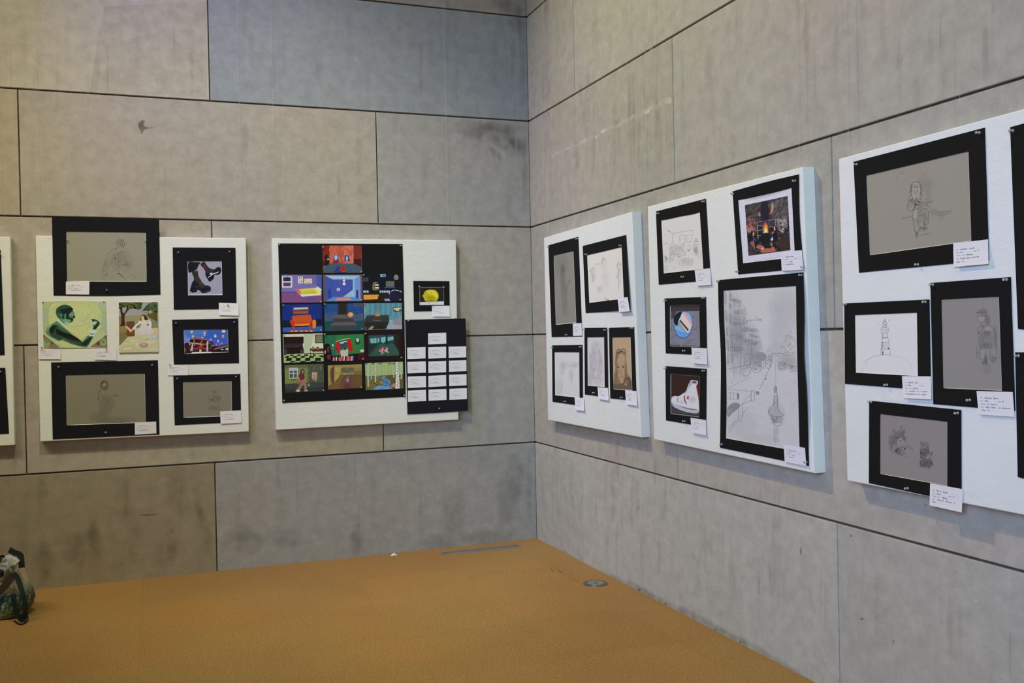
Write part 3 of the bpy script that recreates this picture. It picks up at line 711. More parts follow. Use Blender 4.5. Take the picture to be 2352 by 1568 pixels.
for x, y, rx, ry, c in ((665,540,40,38,(206,150,130)), (650,565,26,22,(220,190,110)), (1045,585,42,42,(214,150,120)), (1040,540,30,16,(120,160,90)), (1040,655,26,18,(190,180,210)), (1615,530,58,42,(220,200,90)),
  (1365,675,36,44,(220,180,160)), (1365,625,30,20,(180,100,100)), (1595,690,42,40,(200,110,110)), (1600,655,30,16,(210,190,110)), (695,680,36,36,(214,170,100)), (975,715,22,20,(220,190,140)), (1230,775,30,36,(170,140,170)),
  (1450,820,28,44,(216,150,130)), (1565,885,24,26,(190,130,120)), (1500,915,20,16,(200,120,100)), (1400,930,24,30,(190,100,80)), (495,740,24,18,(170,130,90)), (575,765,24,18,(200,180,160)), (600,925,14,24,(206,196,190)),
  (745,945,12,18,(190,170,160)), (1245,980,16,14,(220,200,180)), (1300,960,18,18,(190,130,90)), (940,945,24,16,(200,150,120)), (1020,960,16,10,(190,60,50))): S.e(c, x, y, rx, ry, 0, 12)
S.l((110,80,160), 6, 1650,600, 1640,760)
done()
card('L', LB1, 23, 'caption card pinned under the temple and lanterns photo', T('c1', 1520,1398, 1692,1405, 1692,1495, 1508,1497), T('c1', 1530,1400), .002, col=(196,190,180), ink=(140,136,134))

# seated guitarist, faint
S, done = matted('L', LB1, 14, 'faint pencil drawing of a seated guitarist, directly below the green painting', 'matted picture',
  T('c2', 460,204, 1422,184, 1436,852, 475,897), T('c2', 592,322, 1303,305, 1312,745, 601,770), (114,107,83), T('c2', 527,244, 1369,228, 952,834), group=G)
S.crop = 'q6'; K = (90,82,62); K2 = (74,66,52)
S.loop(K2, 34, 450,300, 520,220, 600,210, 660,270, 680,350, 650,440, 590,500, 520,470, 450,400); S.m(K2, .7, 560,330, 140,160); S.e((128,122,98), 565,335, 52, 46)
S.m((80,70,62), .9, 505,270, 55,45, -.6); S.m((76,68,58), .9, 620,430, 50,70, .5); S.s(K, 20, 440,500, 400,600, 360,720, 340,820); S.m(K2, .8, 370,800, 40,60)
lines(S, K, 14, (420,720, 480,650, 530,680), (530,760, 580,700, 640,700, 720,710), (720,710, 800,740, 900,680, 990,680), (600,780, 700,800, 780,820), (600,890, 700,850, 800,830), (640,880, 690,970, 750,1020), (420,930, 520,900, 560,940),
  (440,930, 430,1060), (600,1000, 560,1080, 500,1160, 450,1220), (600,1100, 600,1170, 680,1200, 740,1170, 770,1120), (850,1080, 880,1000, 890,930, 840,880), (440,1220, 440,1300, 480,1350), (350,560, 340,680), (460,780, 520,750))
S.s(K2, 40, 890,690, 940,680, 990,685); S.m((104,94,72), .5, 620,1000, 300,400); S.m((104,92,68), .5, 1000,1500, 700,160)
S.m((104,92,70), .5, 400,1400, 400,250)
done()
card('L', LB1, 24, 'caption card on the lower right corner of the faint guitarist drawing', T('c2', 1213,745, 1406,736, 1408,843, 1215,854), lift=.001, col=(192,184,172), ink=(120,116,112))

# small drawing of an animal-eared figure
S, done = matted('L', LB1, 15, 'small faint pencil figure on olive paper, directly below the lantern photo', 'matted picture',
  T('c2', 1560,321, 2163,307, 2172,740, 1573,769), T('c2', 1647,384, 2084,372, 2089,686, 1652,701), (115,108,88), T('c2', 1595,349, 2123,332), group=G)
S.crop = 'q7'; K = (94,88,72)
for a in ((.7,660,470,80,90,0), (.5,720,700,190,170,0), (.7,850,700,70,90,0), (.6,560,1040,150,110,0), (.5,760,1060,160,90,0), (.6,480,700,50,120,0)): S.m((101,93,82), *a)
S.m((112,116,104), .8, 730,640, 70,80); S.e((72,62,48), 578,755, 40, 34)
lines(S, K, 15, (600,600, 600,470, 640,420, 680,480), (700,480, 750,400, 790,450, 790,560), (610,640, 620,740, 700,790, 790,750, 820,680), (430,520, 460,640, 480,720), (440,760, 460,830, 520,850, 600,840), (640,900, 700,850, 770,860),
  (780,880, 820,960, 880,1040), (600,1010, 680,1040, 760,1000), (460,950, 470,1130), (360,330, 400,420, 440,520), (720,920, 700,980, 650,1000)); S.s((86,76,58), 30, 800,900, 800,960)
done()
card('L', LB1, 25, 'caption card over the corner of the small figure with a raised hand', T('c2', 1981,645, 2170,635, 2173,745, 1987,757), lift=.004, col=(194,186,174), ink=(124,120,118))

# green painting of a man in profile
S, done = flat('L', LB1, 16, 'green painting of a man in profile with a raised fist on yellow-green, unframed', 'painting', T('q1', 82,155, 1845,150, 1885,1415, 125,1450), (156,164,112), 'q1',
  {0: T('q1', 900,132), 2: T('q1', 1200,1435, 600,1445)}, skirt=.003)
S.b((170,176,112), 290,300, 560,170, 1100,150, 1500,180, 1700,420, 1700,800, 1400,1300, 1100,1400, 700,1400, 400,1200, 260,700)
S.b((174,180,116), 420,400, 800,200, 1300,300, 1600,600, 1500,1000, 1100,1200, 700,1000, 300,640)
S.p((152,166,130), 1545,155, 1840,152, 1865,400, 1760,380, 1640,260); S.p((146,160,122), 1760,380, 1865,400, 1870,700, 1860,1050, 1700,900, 1740,560); S.p((148,160,126), 105,300, 280,380, 260,700, 270,760, 115,1000)
S.dabs([(160,172,104), (178,184,118), (164,176,110), (168,178,124)], 60, 90, 26, -.7, 300,200, 1600,200, 1750,700, 1500,1300, 800,1380, 300,900)
S.p((160,170,118), 1870,1060, 1400,1400, 1330,1410, 1500,1150, 1700,1000)
S.p((120,98,72), 118,1075, 560,1432, 128,1448); S.p((120,96,72), 1878,1080, 1420,1405, 1883,1412)
S.e((124,142,74), 205,1320, 90, 120); S.e((86,124,112), 215,1250, 60, 60); S.b((98,110,80), 400,1360, 470,1350, 560,1432, 350,1440); S.e((128,146,80), 1780,1280, 84, 100); S.e((92,124,78), 1775,1260, 48, 50); S.b((70,48,38), 1600,1290, 1650,1260, 1660,1340, 1610,1350)
S.b((70,50,40), 340,1270, 380,1290, 370,1330, 340,1320); S.l((84,58,46), 14, 118,1075, 330,1240, 560,1430); S.l((110,84,64), 12, 1878,1075, 1650,1240, 1420,1405)
for x, y in ((115,190), (1805,172), (1845,1120), (140,1110)): S.p((84,62,44), x-36,y-30, x+30,y-30, x-20,y+30)
G1, G2, G3, G4 = (38,66,46), (24,42,34), (74,110,78), (110,150,112)
S.b(G3, 520,690, 420,730, 250,830, 200,920, 195,1020, 260,1090, 420,1180, 550,1245, 640,1200, 680,1185, 760,1260, 900,1330, 1100,1380, 1230,1400, 1330,1395, 1420,1260, 1500,1110, 1370,1080, 1260,1170, 1180,1230, 1080,1180, 900,1050, 760,920, 640,810)
S.b(G1, 300,850, 480,790, 620,900, 800,1000, 1000,1120, 1130,1230, 1230,1270, 1400,1130, 1480,1130, 1400,1290, 1290,1390, 1080,1360, 820,1270, 700,1180, 550,1210, 350,1110, 280,1000)
S.b((26,28,26), 320,870, 400,800, 470,830, 420,940, 380,1030, 310,1010, 290,940); S.b((24,22,22), 470,900, 600,950, 720,1020, 900,1070, 1090,1180, 1160,1270, 1000,1230, 800,1180, 640,1110, 480,1040)
S.b(G2, 1180,1300, 1330,1180, 1440,1120, 1380,1270, 1280,1370, 1190,1350); S.b((50,84,58), 500,860, 600,860, 760,960, 760,1000, 600,960); S.b(G4, 230,870, 310,790, 360,800, 270,900, 240,1000); S.b((60,96,68), 600,1200, 720,1200, 900,1280, 1060,1340, 900,1320, 740,1260)
S.b((112,144,104), 1180,1240, 1280,1170, 1330,1110, 1290,1180, 1200,1270); S.s(G4, 12, 480,700, 560,760, 700,880, 900,1020, 1100,1170)
S.b((170,188,152), 500,680, 540,650, 640,740, 720,800, 690,850, 600,770)
S.b((82,116,84), 560,600, 640,640, 760,740, 730,780, 680,760, 590,680)
S.b((46,88,60), 470,500, 465,380, 540,290, 640,245, 760,240, 870,280, 940,350, 930,390, 960,440, 990,560, 990,590, 950,620, 945,680, 900,720, 800,740, 740,780, 660,720, 580,640, 510,590)
S.b((34,60,46), 490,470, 500,380, 580,300, 700,260, 820,280, 930,350, 900,420, 880,500, 800,470, 740,480, 700,600, 620,480, 560,470)
S.b((22,30,28), 580,380, 700,350, 860,330, 930,360, 890,420, 860,480, 780,470, 720,500, 640,460); S.b((22,28,26), 745,480, 850,470, 800,560, 830,600, 920,620, 930,640, 900,690, 850,650, 750,630)
S.b((96,132,102), 830,500, 920,430, 950,460, 960,540, 930,590, 860,560); S.b((64,98,74), 900,560, 960,560, 950,600, 900,600); S.b((24,26,24), 940,550, 995,560, 990,600, 950,600)
S.b((104,142,108), 620,660, 700,620, 800,640, 880,660, 830,720, 760,760, 680,730); S.b((140,172,140), 700,740, 790,700, 780,745, 720,780); S.b((56,128,84), 700,500, 745,490, 740,600, 700,620)
S.s((150,176,142), 15, 600,530, 640,520); S.s((150,176,142), 14, 600,640, 640,620); S.b((36,48,30), 620,550, 690,540, 690,640, 640,610); S.s((96,130,100), 12, 560,480, 620,560, 600,640)
S.m((90,120,92), .6, 700,300, 90,30)
S.s((164,160,132), 10, 720,790, 900,830, 1100,830, 1300,780, 1430,710); S.l((154,164,128), 10, 820,840, 830,910)
S.b((52,84,60), 1470,660, 1440,640, 1560,650, 1650,700, 1690,760, 1650,830, 1590,900, 1560,930, 1480,930, 1500,850, 1470,760); S.b((150,176,152), 1460,720, 1540,700, 1600,710, 1560,780, 1500,800, 1470,760)
S.b(G2, 1560,800, 1640,720, 1670,750, 1600,850, 1550,910, 1500,900, 1530,840); S.s((24,34,26), 16, 1430,635, 1530,645, 1600,680, 1660,710); S.s((130,140,116), 12, 1690,740, 1640,830, 1580,910); S.e(G2, 1490,680, 26, 26)
S.b((176,188,164), 1390,940, 1440,925, 1580,935, 1590,1000, 1540,1070, 1500,1110, 1390,1100, 1360,1060, 1400,1030); S.b((44,60,40), 1410,1030, 1480,1045, 1540,1040, 1500,1062, 1430,1055); S.s((150,164,140), 10, 1380,1010, 1460,1030, 1560,1020)
S.p((104,92,72), 580,1433, 1100,1432, 1340,1415, 1340,1425, 1100,1446, 580,1446)
done()
card('L', LB1, 26, 'caption card pinned at the lower left corner of the green painting', T('c1', 345,1255, 545,1262, 545,1350, 345,1350), T('c1', 375,1247), .004, col=(193,186,174), ink=(130,126,124))
card('L', LB1, 27, 'caption card pinned between the green painting and the picnic painting', T('c1', 850,1262, 1050,1262, 1048,1362, 850,1355), T('c1', 957,1258), .002, col=(194,186,176), ink=(120,118,116))

# picnic painting
S, done = flat('L', LB1, 17, 'small painting of a dark-haired girl in a white dress under trees, unframed', 'painting', T('q2', 90,105, 1125,100, 1150,1440, 105,1460), (126,122,76), 'q2', skirt=.007)
S.p((140,138,134), 92,110, 1125,103, 1130,400, 860,400, 640,440, 280,475, 95,480); S.p((132,130,86), 95,470, 640,440, 860,340, 1130,400, 1140,620, 600,640, 96,700)
S.p((116,106,62), 95,480, 250,480, 270,740, 98,760); S.p((112,118,78), 880,580, 1140,600, 1145,800, 900,800); S.p((130,110,62), 98,740, 260,730, 520,1010, 340,1020, 104,1270); S.p((112,98,56), 98,900, 290,880, 330,1030, 104,1270)
S.b((52,62,30), 92,110, 400,104, 700,108, 720,150, 700,200, 690,260, 640,300, 560,290, 440,270, 300,240, 180,250, 94,270); S.b((30,34,20), 100,150, 300,130, 560,200, 600,280, 420,260, 320,200, 180,240, 96,240)
S.dabs([(60,76,34), (78,90,36), (36,44,22), (90,96,40)], 40, 50, 20, .2, 95,110, 700,110, 690,270, 560,290, 300,230, 95,260)
S.b((56,66,40), 720,340, 790,240, 880,150, 960,110, 1124,106, 1130,400, 1000,380, 900,340, 800,330); S.dabs([(64,84,42), (40,46,28), (84,104,54)], 26, 46, 22, .3, 800,300, 880,160, 1120,110, 1125,380, 960,360)
S.b((150,146,138), 900,330, 960,330, 960,390, 900,380); S.l((60,50,34), 18, 890,340, 885,500); S.b((86,76,40), 860,420, 1120,400, 1135,600, 1080,600, 900,510); S.l((54,44,28), 30, 1075,380, 1080,600); S.l((140,100,52), 30, 1115,400, 1125,590)
S.b((52,34,24), 130,250, 180,250, 190,350, 230,400, 290,300, 310,190, 350,190, 345,270, 420,240, 360,300, 300,370, 250,460, 240,560, 260,680, 280,740, 200,735, 130,740, 160,640, 160,500, 140,380)
S.p((96,60,40), 290,625, 400,610, 505,612, 520,740, 430,830, 300,800); S.p((100,62,36), 300,860, 520,830, 525,1005, 330,1015, 290,960); S.p((70,44,28), 300,830, 430,835, 520,830, 520,850, 300,850)
S.p((176,170,126), 340,1020, 520,1010, 540,790, 1140,795, 1150,1425, 107,1440, 104,1275); S.p((172,162,120), 110,1300, 560,1200, 500,1440, 108,1445); S.dabs([(182,178,136), (170,162,120), (176,172,128)], 30, 90, 26, 0, 300,1100, 1140,1100, 1140,1400, 120,1420)
S.b((184,162,110), 1000,800, 1140,800, 1142,950, 900,960, 1000,900)
S.b((190,176,140), 520,800, 560,820, 560,960, 525,1000)
S.b((186,176,164), 560,900, 620,820, 690,700, 780,650, 860,660, 950,800, 1025,880, 960,940, 800,975, 640,960, 560,930); S.b((192,190,176), 630,600, 700,600, 760,640, 870,640, 870,580, 900,560, 960,640, 960,760, 900,820, 850,700, 700,690, 600,720, 520,820, 430,850, 520,720, 600,650)
S.b((200,180,140), 680,590, 720,570, 850,570, 850,640, 760,650, 690,650); S.b((104,106,70), 550,760, 640,700, 690,680, 660,730, 600,790, 560,790); S.b((96,100,70), 845,700, 870,665, 900,710, 880,740)
S.b((48,36,30), 660,580, 700,480, 760,440, 820,470, 860,540, 870,575, 800,580, 760,540, 730,520, 700,590); S.b((206,166,126), 695,540, 705,485, 750,475, 770,540, 740,580, 705,580)
S.b((196,160,110), 260,720, 330,760, 420,830, 445,870, 430,895, 380,890, 360,850, 300,800); S.s((200,180,160), 14, 460,820, 520,790, 560,740)
S.e((178,174,128), 600,1030, 36, 50); S.e((178,174,128), 820,1050, 30, 50); S.s((70,70,52), 16, 580,1060, 620,1050); S.s((66,66,50), 18, 805,1105, 850,1090); S.e((190,170,140), 600,1120, 26, 30)
S.b((170,168,160), 905,980, 1000,960, 1015,1070, 920,1075); S.b((160,160,160), 1040,970, 1120,960, 1130,1070, 1050,1080); S.p((186,180,158), 1020,990, 1060,990, 1060,1070, 1020,1070); S.l((120,120,110), 8, 910,1080, 1020,1085, 1135,1080); S.l((110,110,108), 6, 1130,980, 1135,1080)
S.e((138,130,110), 755,1250, 118, 68); S.e((184,134,130), 750,1220, 70, 52)
done()

# ================================================================== third board: the grid
REF = LB2; GP = 'small room paintings on the big black sheet'
S, done = flat('L', REF, 30, 'large black sheet of mounting board behind the grid of small paintings', 'mounting board', T('c3', 183,182, 1526,187)+T('c4', 1560,993, 228,1060), (22,22,23), 'px', {1: T('c3', 1545,900)}, skirt=.0022, name='mounting_board', mats=('mat', 'smudge'),
  pins=T('c3', 196,196, 1506,206)+T('c4', 246,1034, 1547,976)); done()
OFF = TH+.003
def small(seed, lab, crop, quad, col, pins=(), mids=None):
    return flat('L', REF, seed, lab, 'painting', T(crop, *quad), col, crop, mids, OFF, .001, GP, pins=T(crop, *pins))
# orange room
S, done = small(31, 'small painting of an orange room with two blue windows, alone in the top row', 'p2', (60,97, 1068,97, 1082,800, 82,800), (176,78,58), (75,135, 1065,775))
S.p((112,38,24), 60,97, 260,97, 245,555, 80,640); S.p((180,88,62), 250,97, 340,97, 340,555, 240,555); S.p((176,84,68), 340,97, 500,97, 490,555, 340,555); S.p((164,72,58), 480,97, 620,97, 620,555, 480,555); S.p((178,100,82), 620,97, 870,97, 862,560, 600,556); S.p((190,108,90), 760,97, 860,97, 860,560, 740,555)
S.dabs([(184,90,70), (170,80,62), (192,104,84)], 40, 20, 80, 0, 260,110, 850,110, 850,540, 260,540)
S.p((112,42,32), 862,97, 1066,97, 1070,660, 862,560); S.p((54,26,24), 870,440, 1070,440, 1072,650, 866,560); S.p((64,30,24), 62,500, 250,500, 240,560, 80,640)
S.p((62,82,98), 240,558, 862,560, 1076,660, 1082,798, 82,796, 78,680)
for a in ((300,558,95,720), (390,558,270,790), (690,558,810,790), (830,560,1040,770), (500,560,440,640)): S.l((34,48,60), 9, *a)
S.b((26,20,24), 130,350, 220,360, 240,560, 200,600, 110,610, 120,500); S.b((190,80,40), 155,465, 200,430, 220,470); S.e((200,150,60), 215,450, 20, 24); S.e((40,50,90), 205,390, 28, 20)
for x in (0, 1):
    if x: S.p((44,62,110), 635,350, 740,350, 770,495, 630,495); S.e((150,176,206), 693,430, 26, 62)
    else: S.p((58,84,136), 350,340, 470,340, 480,500, 350,490); S.e((150,184,220), 410,410, 38, 66)
S.b((130,36,22), 345,500, 430,480, 490,540, 330,555); S.b((40,66,124), 400,480, 470,450, 480,500)
S.b((34,58,116), 440,640, 530,640, 600,700, 690,795, 370,795, 400,700); S.b((160,34,28), 530,640, 590,620, 640,650, 660,740, 620,775, 540,755, 510,730); S.l((190,110,50), 7, 500,730, 600,770, 690,760)
done()
# purple bedroom
S, done = small(32, 'small painting of a purple bedroom with a yellow bed, left in the second row', 'p1', (172,845, 1140,845, 1138,1508, 175,1516), (110,104,164), (118,0)[:0] + (295,860, 1125,1495))
S.p((104,92,152), 560,845, 1010,845, 1010,1100, 560,1000); S.p((72,80,152), 1010,845, 1140,845, 1138,1200, 1010,1160); S.p((80,68,132), 172,1250, 520,1250, 520,1285, 172,1285); S.p((118,74,120), 173,1280, 540,1270, 660,1380, 1138,1330, 1138,1508, 175,1516)
S.p((196,190,190), 180,878, 430,878, 432,1152, 184,1156); S.p((28,40,92), 215,905, 392,905, 392,1000, 218,1000); S.p((74,52,112), 216,1034, 392,1034, 390,1118, 220,1120); S.l((30,28,40), 10, 270,860, 320,860)
S.p((190,186,178), 562,885, 685,875, 690,1052, 566,1050); S.p((196,190,160), 710,940, 908,936, 910,1052, 716,1052)
for x, y, c in ((605,920,(90,86,100)), (650,895,(120,110,120)), (648,1010,(90,90,130)), (748,975,(196,110,70)), (872,975,(210,150,70)), (838,1030,(200,110,110)), (785,1022,(120,150,90))): S.e(c, x, y, 18, 16, 0, 10)
S.e((88,76,136), 890,1425, 120, 52); S.p((198,104,64), 500,1185, 600,1180, 680,1300, 650,1350, 560,1270); S.p((208,204,206), 585,1275, 660,1320, 1115,1285, 1118,1335, 660,1368); S.p((200,192,66), 590,1190, 920,1165, 1010,1180, 1120,1260, 1110,1300, 670,1318, 640,1260)
S.p((186,176,52), 690,1240, 960,1210, 1030,1250, 1010,1290, 700,1310); S.p((208,204,110), 930,1160, 1010,1160, 1125,1250, 1120,1300, 1030,1290); S.b((206,208,214), 1010,1130, 1060,1140, 1138,1200, 1100,1235, 1040,1190)
S.l((150,90,90), 10, 545,1290, 560,1360); done()
# blue stair room
S, done = small(33, 'small painting of a blue room with a staircase and an orange rug', 'p2', (70,845, 1090,835, 1100,1530, 90,1542), (88,76,76), (1065,1500))
S.p((58,78,156), 135,885, 330,965, 330,1420, 150,1528); S.p((66,78,156), 330,965, 850,965, 860,1420, 330,1420); S.p((142,178,218), 130,868, 1040,868, 880,965, 330,968); S.p((106,134,200), 880,962, 1040,880, 1050,1500, 900,1420); S.p((130,178,214), 845,965, 885,962, 900,1425, 590,1420, 845,1235)
S.p((76,74,146), 590,1325, 830,1195, 838,1240, 600,1400, 590,1410); S.l((48,48,112), 12, 590,1335, 830,1200); S.p((74,130,206), 150,1526, 330,1420, 900,1420, 1050,1500, 1050,1522); S.p((204,130,96), 440,1445, 770,1440, 800,1500, 385,1508)
S.p((38,62,132), 205,1215, 275,1212, 290,1450, 215,1458); S.p((60,46,66), 935,1245, 982,1240, 982,1465, 930,1450); S.p((178,196,226), 432,1195, 510,1193, 514,1258, 434,1260); S.l((66,78,156), 8, 432,1227, 514,1226); S.l((66,78,156), 8, 472,1195, 474,1260)
S.e((204,200,206), 610,920, 26, 16); S.e((214,222,240), 616,998, 30, 30); S.e((214,210,222), 620,1082, 38, 38); done()
# night kitchen
S, done = small(34, 'small dark painting of a night kitchen with an orange mat, right in the second row', 'p3', (95,95, 1015,88, 1025,745, 100,750), (20,20,32), (112,118, 985,712))
S.p((38,30,20), 100,560, 250,540, 700,550, 760,740, 100,748); S.p((226,150,58), 105,592, 470,590, 440,700, 108,712)
for i in range(8): S.l((208,124,44), 7, 130+i*42,594, 150+i*42,700)
for x in (120, 152, 205, 510, 563, 614, 667, 715): S.p((160,186,224), x-20,492, x+20,492, x+22,540, x-18,540)
S.p((150,176,214), 980,496, 1014,496, 1014,538, 985,538); S.s((190,206,216), 13, 760,512, 820,485, 900,482, 970,510)
S.b((24,30,50), 760,560, 800,510, 880,495, 960,510, 1010,560, 1020,740, 770,740, 740,640); S.l((40,66,110), 14, 735,560, 740,680); S.e((130,160,200), 726,560, 18, 24)
S.p((126,150,222), 600,690, 715,685, 752,742, 618,744); S.b((110,100,62), 325,340, 350,295, 410,285, 450,310, 400,330, 400,440, 470,455, 470,478, 325,478); S.p((210,226,240), 385,345, 460,340, 470,372, 390,376); S.p((210,226,240), 385,408, 470,405, 480,440, 388,444)
S.p((112,116,92), 645,270, 840,268, 842,390, 645,392); S.p((88,100,86), 660,285, 825,283, 826,378, 660,380); S.p((66,74,128), 625,400, 850,398, 868,430, 610,432); S.p((110,150,176), 500,95, 640,93, 636,170, 510,168); S.p((70,110,140), 560,110, 620,108, 618,160, 560,160)
S.e((140,136,126), 888,176, 56, 62); S.e((106,102,98), 888,176, 40, 46); S.l((190,186,176), 8, 870,150, 895,185, 905,160); S.p((72,78,74), 98,180, 220,180, 215,270, 98,272); S.p((44,60,66), 112,195, 200,195, 198,255, 112,255); done()
# orange sofa
S, done = small(35, 'small painting of an orange sofa against a deep blue wall, left in the third row', 'p4', (90,95, 1035,80, 1056,745, 100,762), (22,44,118), (112,112, 1015,712))
S.p((12,28,42), 92,480, 260,475, 1050,440, 1050,625, 96,655); S.p((52,86,158), 96,650, 1050,612, 1055,745, 100,762)
S.p((150,74,50), 340,165, 718,150, 715,310, 350,318); S.p((150,190,216), 370,175, 700,165, 705,205, 370,218); S.p((116,50,50), 360,222, 705,208, 702,300, 360,305); S.p((140,90,50), 362,262, 702,256, 702,300, 362,305)
S.b((186,78,34), 335,370, 540,350, 760,345, 780,400, 810,480, 790,560, 770,640, 780,668, 740,660, 730,600, 560,612, 390,612, 385,680, 350,680, 320,620, 272,520, 290,470, 330,450)
S.b((176,54,34), 272,500, 330,470, 380,560, 388,680, 350,678); S.b((176,52,36), 810,470, 760,500, 735,600, 745,660, 780,668, 790,570); S.p((214,124,44), 385,560, 560,550, 735,545, 735,600, 560,612, 385,612); S.p((178,48,34), 400,530, 700,520, 700,545, 400,555)
S.b((214,124,46), 815,480, 850,460, 890,475, 900,540, 885,650, 850,665, 820,650, 810,560); S.l((70,70,90), 9, 850,460, 850,360); S.l((64,64,96), 7, 820,320, 850,380, 890,340)
S.p((180,76,42), 240,745, 280,715, 830,705, 860,735, 850,745, 250,760)
for x in (325, 420, 550, 665, 780): S.e((222,196,96), x, 734, 28, 13)
done()
# grey steps
S, done = small(36, 'small painting of grey steps up to a dark door in a blue room', 'p4', (1095,80, 2022,65, 2035,715, 1110,740), (32,72,128), (1105,88, 2005,685))
S.p((46,84,132), 1097,300, 1400,250, 1400,330, 1100,420); S.p((66,84,112), 1100,345, 1400,330, 1400,480, 1105,505); S.p((70,86,110), 1780,330, 2028,315, 2030,475, 1800,490); S.p((24,72,72), 1105,500, 1320,480, 1330,520, 1240,590, 1240,680, 1560,690, 1880,650, 1880,590, 1820,500, 2032,470, 2035,715, 1110,740)
S.p((48,44,42), 1420,75, 1665,72, 1660,335, 1415,340); S.p((38,34,34), 1450,90, 1620,90, 1600,330, 1460,330); S.l((120,124,112), 12, 1640,110, 1632,148); S.p((96,84,80), 1790,70, 2020,66, 2012,130, 1815,138); S.p((70,66,70), 1810,84, 2000,80, 2000,112, 1815,118)
S.p((82,84,90), 1410,338, 1770,335, 1800,432, 1315,435); S.p((58,56,58), 1318,432, 1805,430, 1812,515, 1312,520); S.p((84,84,92), 1335,520, 1820,512, 1885,590, 1245,600); S.p((66,58,58), 1250,600, 1882,590, 1880,645, 1560,690, 1252,680)
S.e((206,146,86), 1725,338, 68, 58); S.e((214,170,90), 1735,320, 36, 30); S.e((214,120,90), 1690,320, 20, 24)
for a in ((1380,190,1210,350,1215,480), (1280,290,1290,440), (1370,210,1375,330), (1740,180,1890,310,1895,460), (1850,300,1850,420), (1960,340,1960,460)): S.l((24,40,72), 10, *a)
done()
# teal living room
S, done = small(37, 'small teal painting of a living room with an orange fish and a grey sofa', 'p3', (105,800, 1025,790, 1030,1418, 115,1440), (84,136,148), (125,815,))
for i, x in enumerate(range(110, 1020, 62)): S.p(((88,142,154) if i % 2 else (76,128,142)), x,800, x+56,799, x+54,1100, x,1100)
S.p((124,140,146), 108,840, 180,820, 170,1000, 115,1100); S.m((104,134,150), .8, 450,900, 140,120); S.p((128,160,166), 720,1200, 830,1190, 1028,1300, 1028,1418, 650,1418)
S.p((46,54,54), 185,1080, 715,1075, 720,1250, 665,1360, 640,1420, 118,1432, 120,1200); S.p((38,38,34), 120,1250, 690,1250, 655,1400, 120,1432); S.p((42,28,24), 430,1330, 600,1330, 600,1400, 430,1400)
S.p((60,66,64), 185,1082, 700,1078, 690,1110, 170,1120); S.loop((110,126,130), 7, 300,1060, 330,1010, 440,980, 550,1010, 590,1060); S.b((206,116,44), 385,1095, 400,1060, 440,1040, 480,1060, 485,1100, 430,1112); S.p((150,160,120), 480,1060, 500,1060, 495,1105, 480,1108)
S.s((100,98,120), 14, 330,1190, 400,1215, 520,1210); S.s((80,84,90), 9, 340,1160, 420,1150, 510,1195)
S.b((128,132,140), 810,1200, 850,1180, 920,1180, 940,1120, 1025,1110, 1028,1310, 860,1305, 810,1260); S.b((150,150,158), 700,1370, 780,1330, 1028,1330, 1028,1416, 660,1416)
S.p((66,56,44), 815,892, 1024,882, 1024,992, 825,1002); S.p((190,194,160), 832,908, 1016,898, 1016,975, 832,982); S.b((96,80,44), 830,960, 880,950, 870,990, 830,995); S.b((90,86,70), 960,940, 1010,930, 1010,990, 970,990)
S.b((116,50,48), 120,1380, 180,1370, 160,1430, 120,1434); S.b((150,130,120), 230,1400, 300,1350, 350,1350, 300,1430, 250,1436); S.b((180,100,70), 250,1400, 290,1375, 280,1420); done()
# chequered kitchen
S, done = small(38, 'small painting of a dark kitchen with a green chequered floor, left in the fourth row', 'p5', (100,78, 1066,55, 1080,725, 125,765), (188,200,168), (125,100,))
S.p((168,182,152), 600,70, 860,62, 760,420, 740,520, 610,525); S.p((34,18,20), 112,142, 600,135, 598,300, 118,305); S.p((40,42,42), 118,305, 575,300, 590,400, 120,415); S.p((34,16,18), 120,410, 540,380, 600,410, 608,540, 220,560, 130,560)
for x in (215, 330, 425): S.l((52,34,34), 7, x,150, x+4,295)
S.p((50,50,54), 122,440, 205,440, 208,560, 125,590); S.p((62,56,66), 525,440, 585,440, 590,530, 530,540); S.s((70,76,80), 9, 400,400, 440,350, 490,400); S.s((84,20,24), 30, 545,390, 580,440)
S.p((72,32,34), 868,85, 1066,78, 1070,290, 878,295); S.p((126,104,76), 890,105, 1050,98, 1052,270, 895,275); S.p((96,124,80), 935,110, 1050,105, 1050,262, 945,268)
S.p((150,172,100), 122,600, 200,565, 1074,550, 1080,725, 125,765)
rows = [(560,600,(270,350,440,520,610,700,830,880)), (600,645,(150,240,340,430,530,620,730,830)), (645,715,(175,310,405,520,630,755,870,1010)), (715,760,(0,0,280,390,520,640,770,900))]
for i, (y0, y1, xs) in enumerate(rows):
    for k in range(0, 8, 2):
        if xs[k+1] == 0: continue
        sh = (8-2*k)*2.2; S.p((14,30,36), xs[k]+sh*.5+10,y0+2, xs[k+1]+sh*.5+10,y0, xs[k+1]-sh*.4,min(y1, 742), xs[k]-sh*.4,min(y1+2, 758))
S.p((20,44,46), 950,590, 1075,580, 1076,640, 1000,620); S.p((76,32,34), 610,530, 1072,522, 1074,545, 610,550)
S.p((84,40,40), 745,420, 1075,415, 1075,490, 800,495, 745,445); S.l((70,34,32), 22, 765,440, 770,600); S.l((70,34,32), 26, 835,480, 832,670); S.p((184,196,168), 860,500, 1070,495, 1070,520, 860,522); S.p((188,190,160), 785,460, 830,520, 790,520)
S.b((130,116,66), 795,410, 810,375, 840,370, 850,400, 835,440, 810,440); S.b((120,34,34), 900,410, 935,375, 970,410); S.p((130,120,100), 905,415, 965,412, 955,440, 915,440); S.p((214,186,160), 585,310, 600,310, 600,400, 585,380); done()
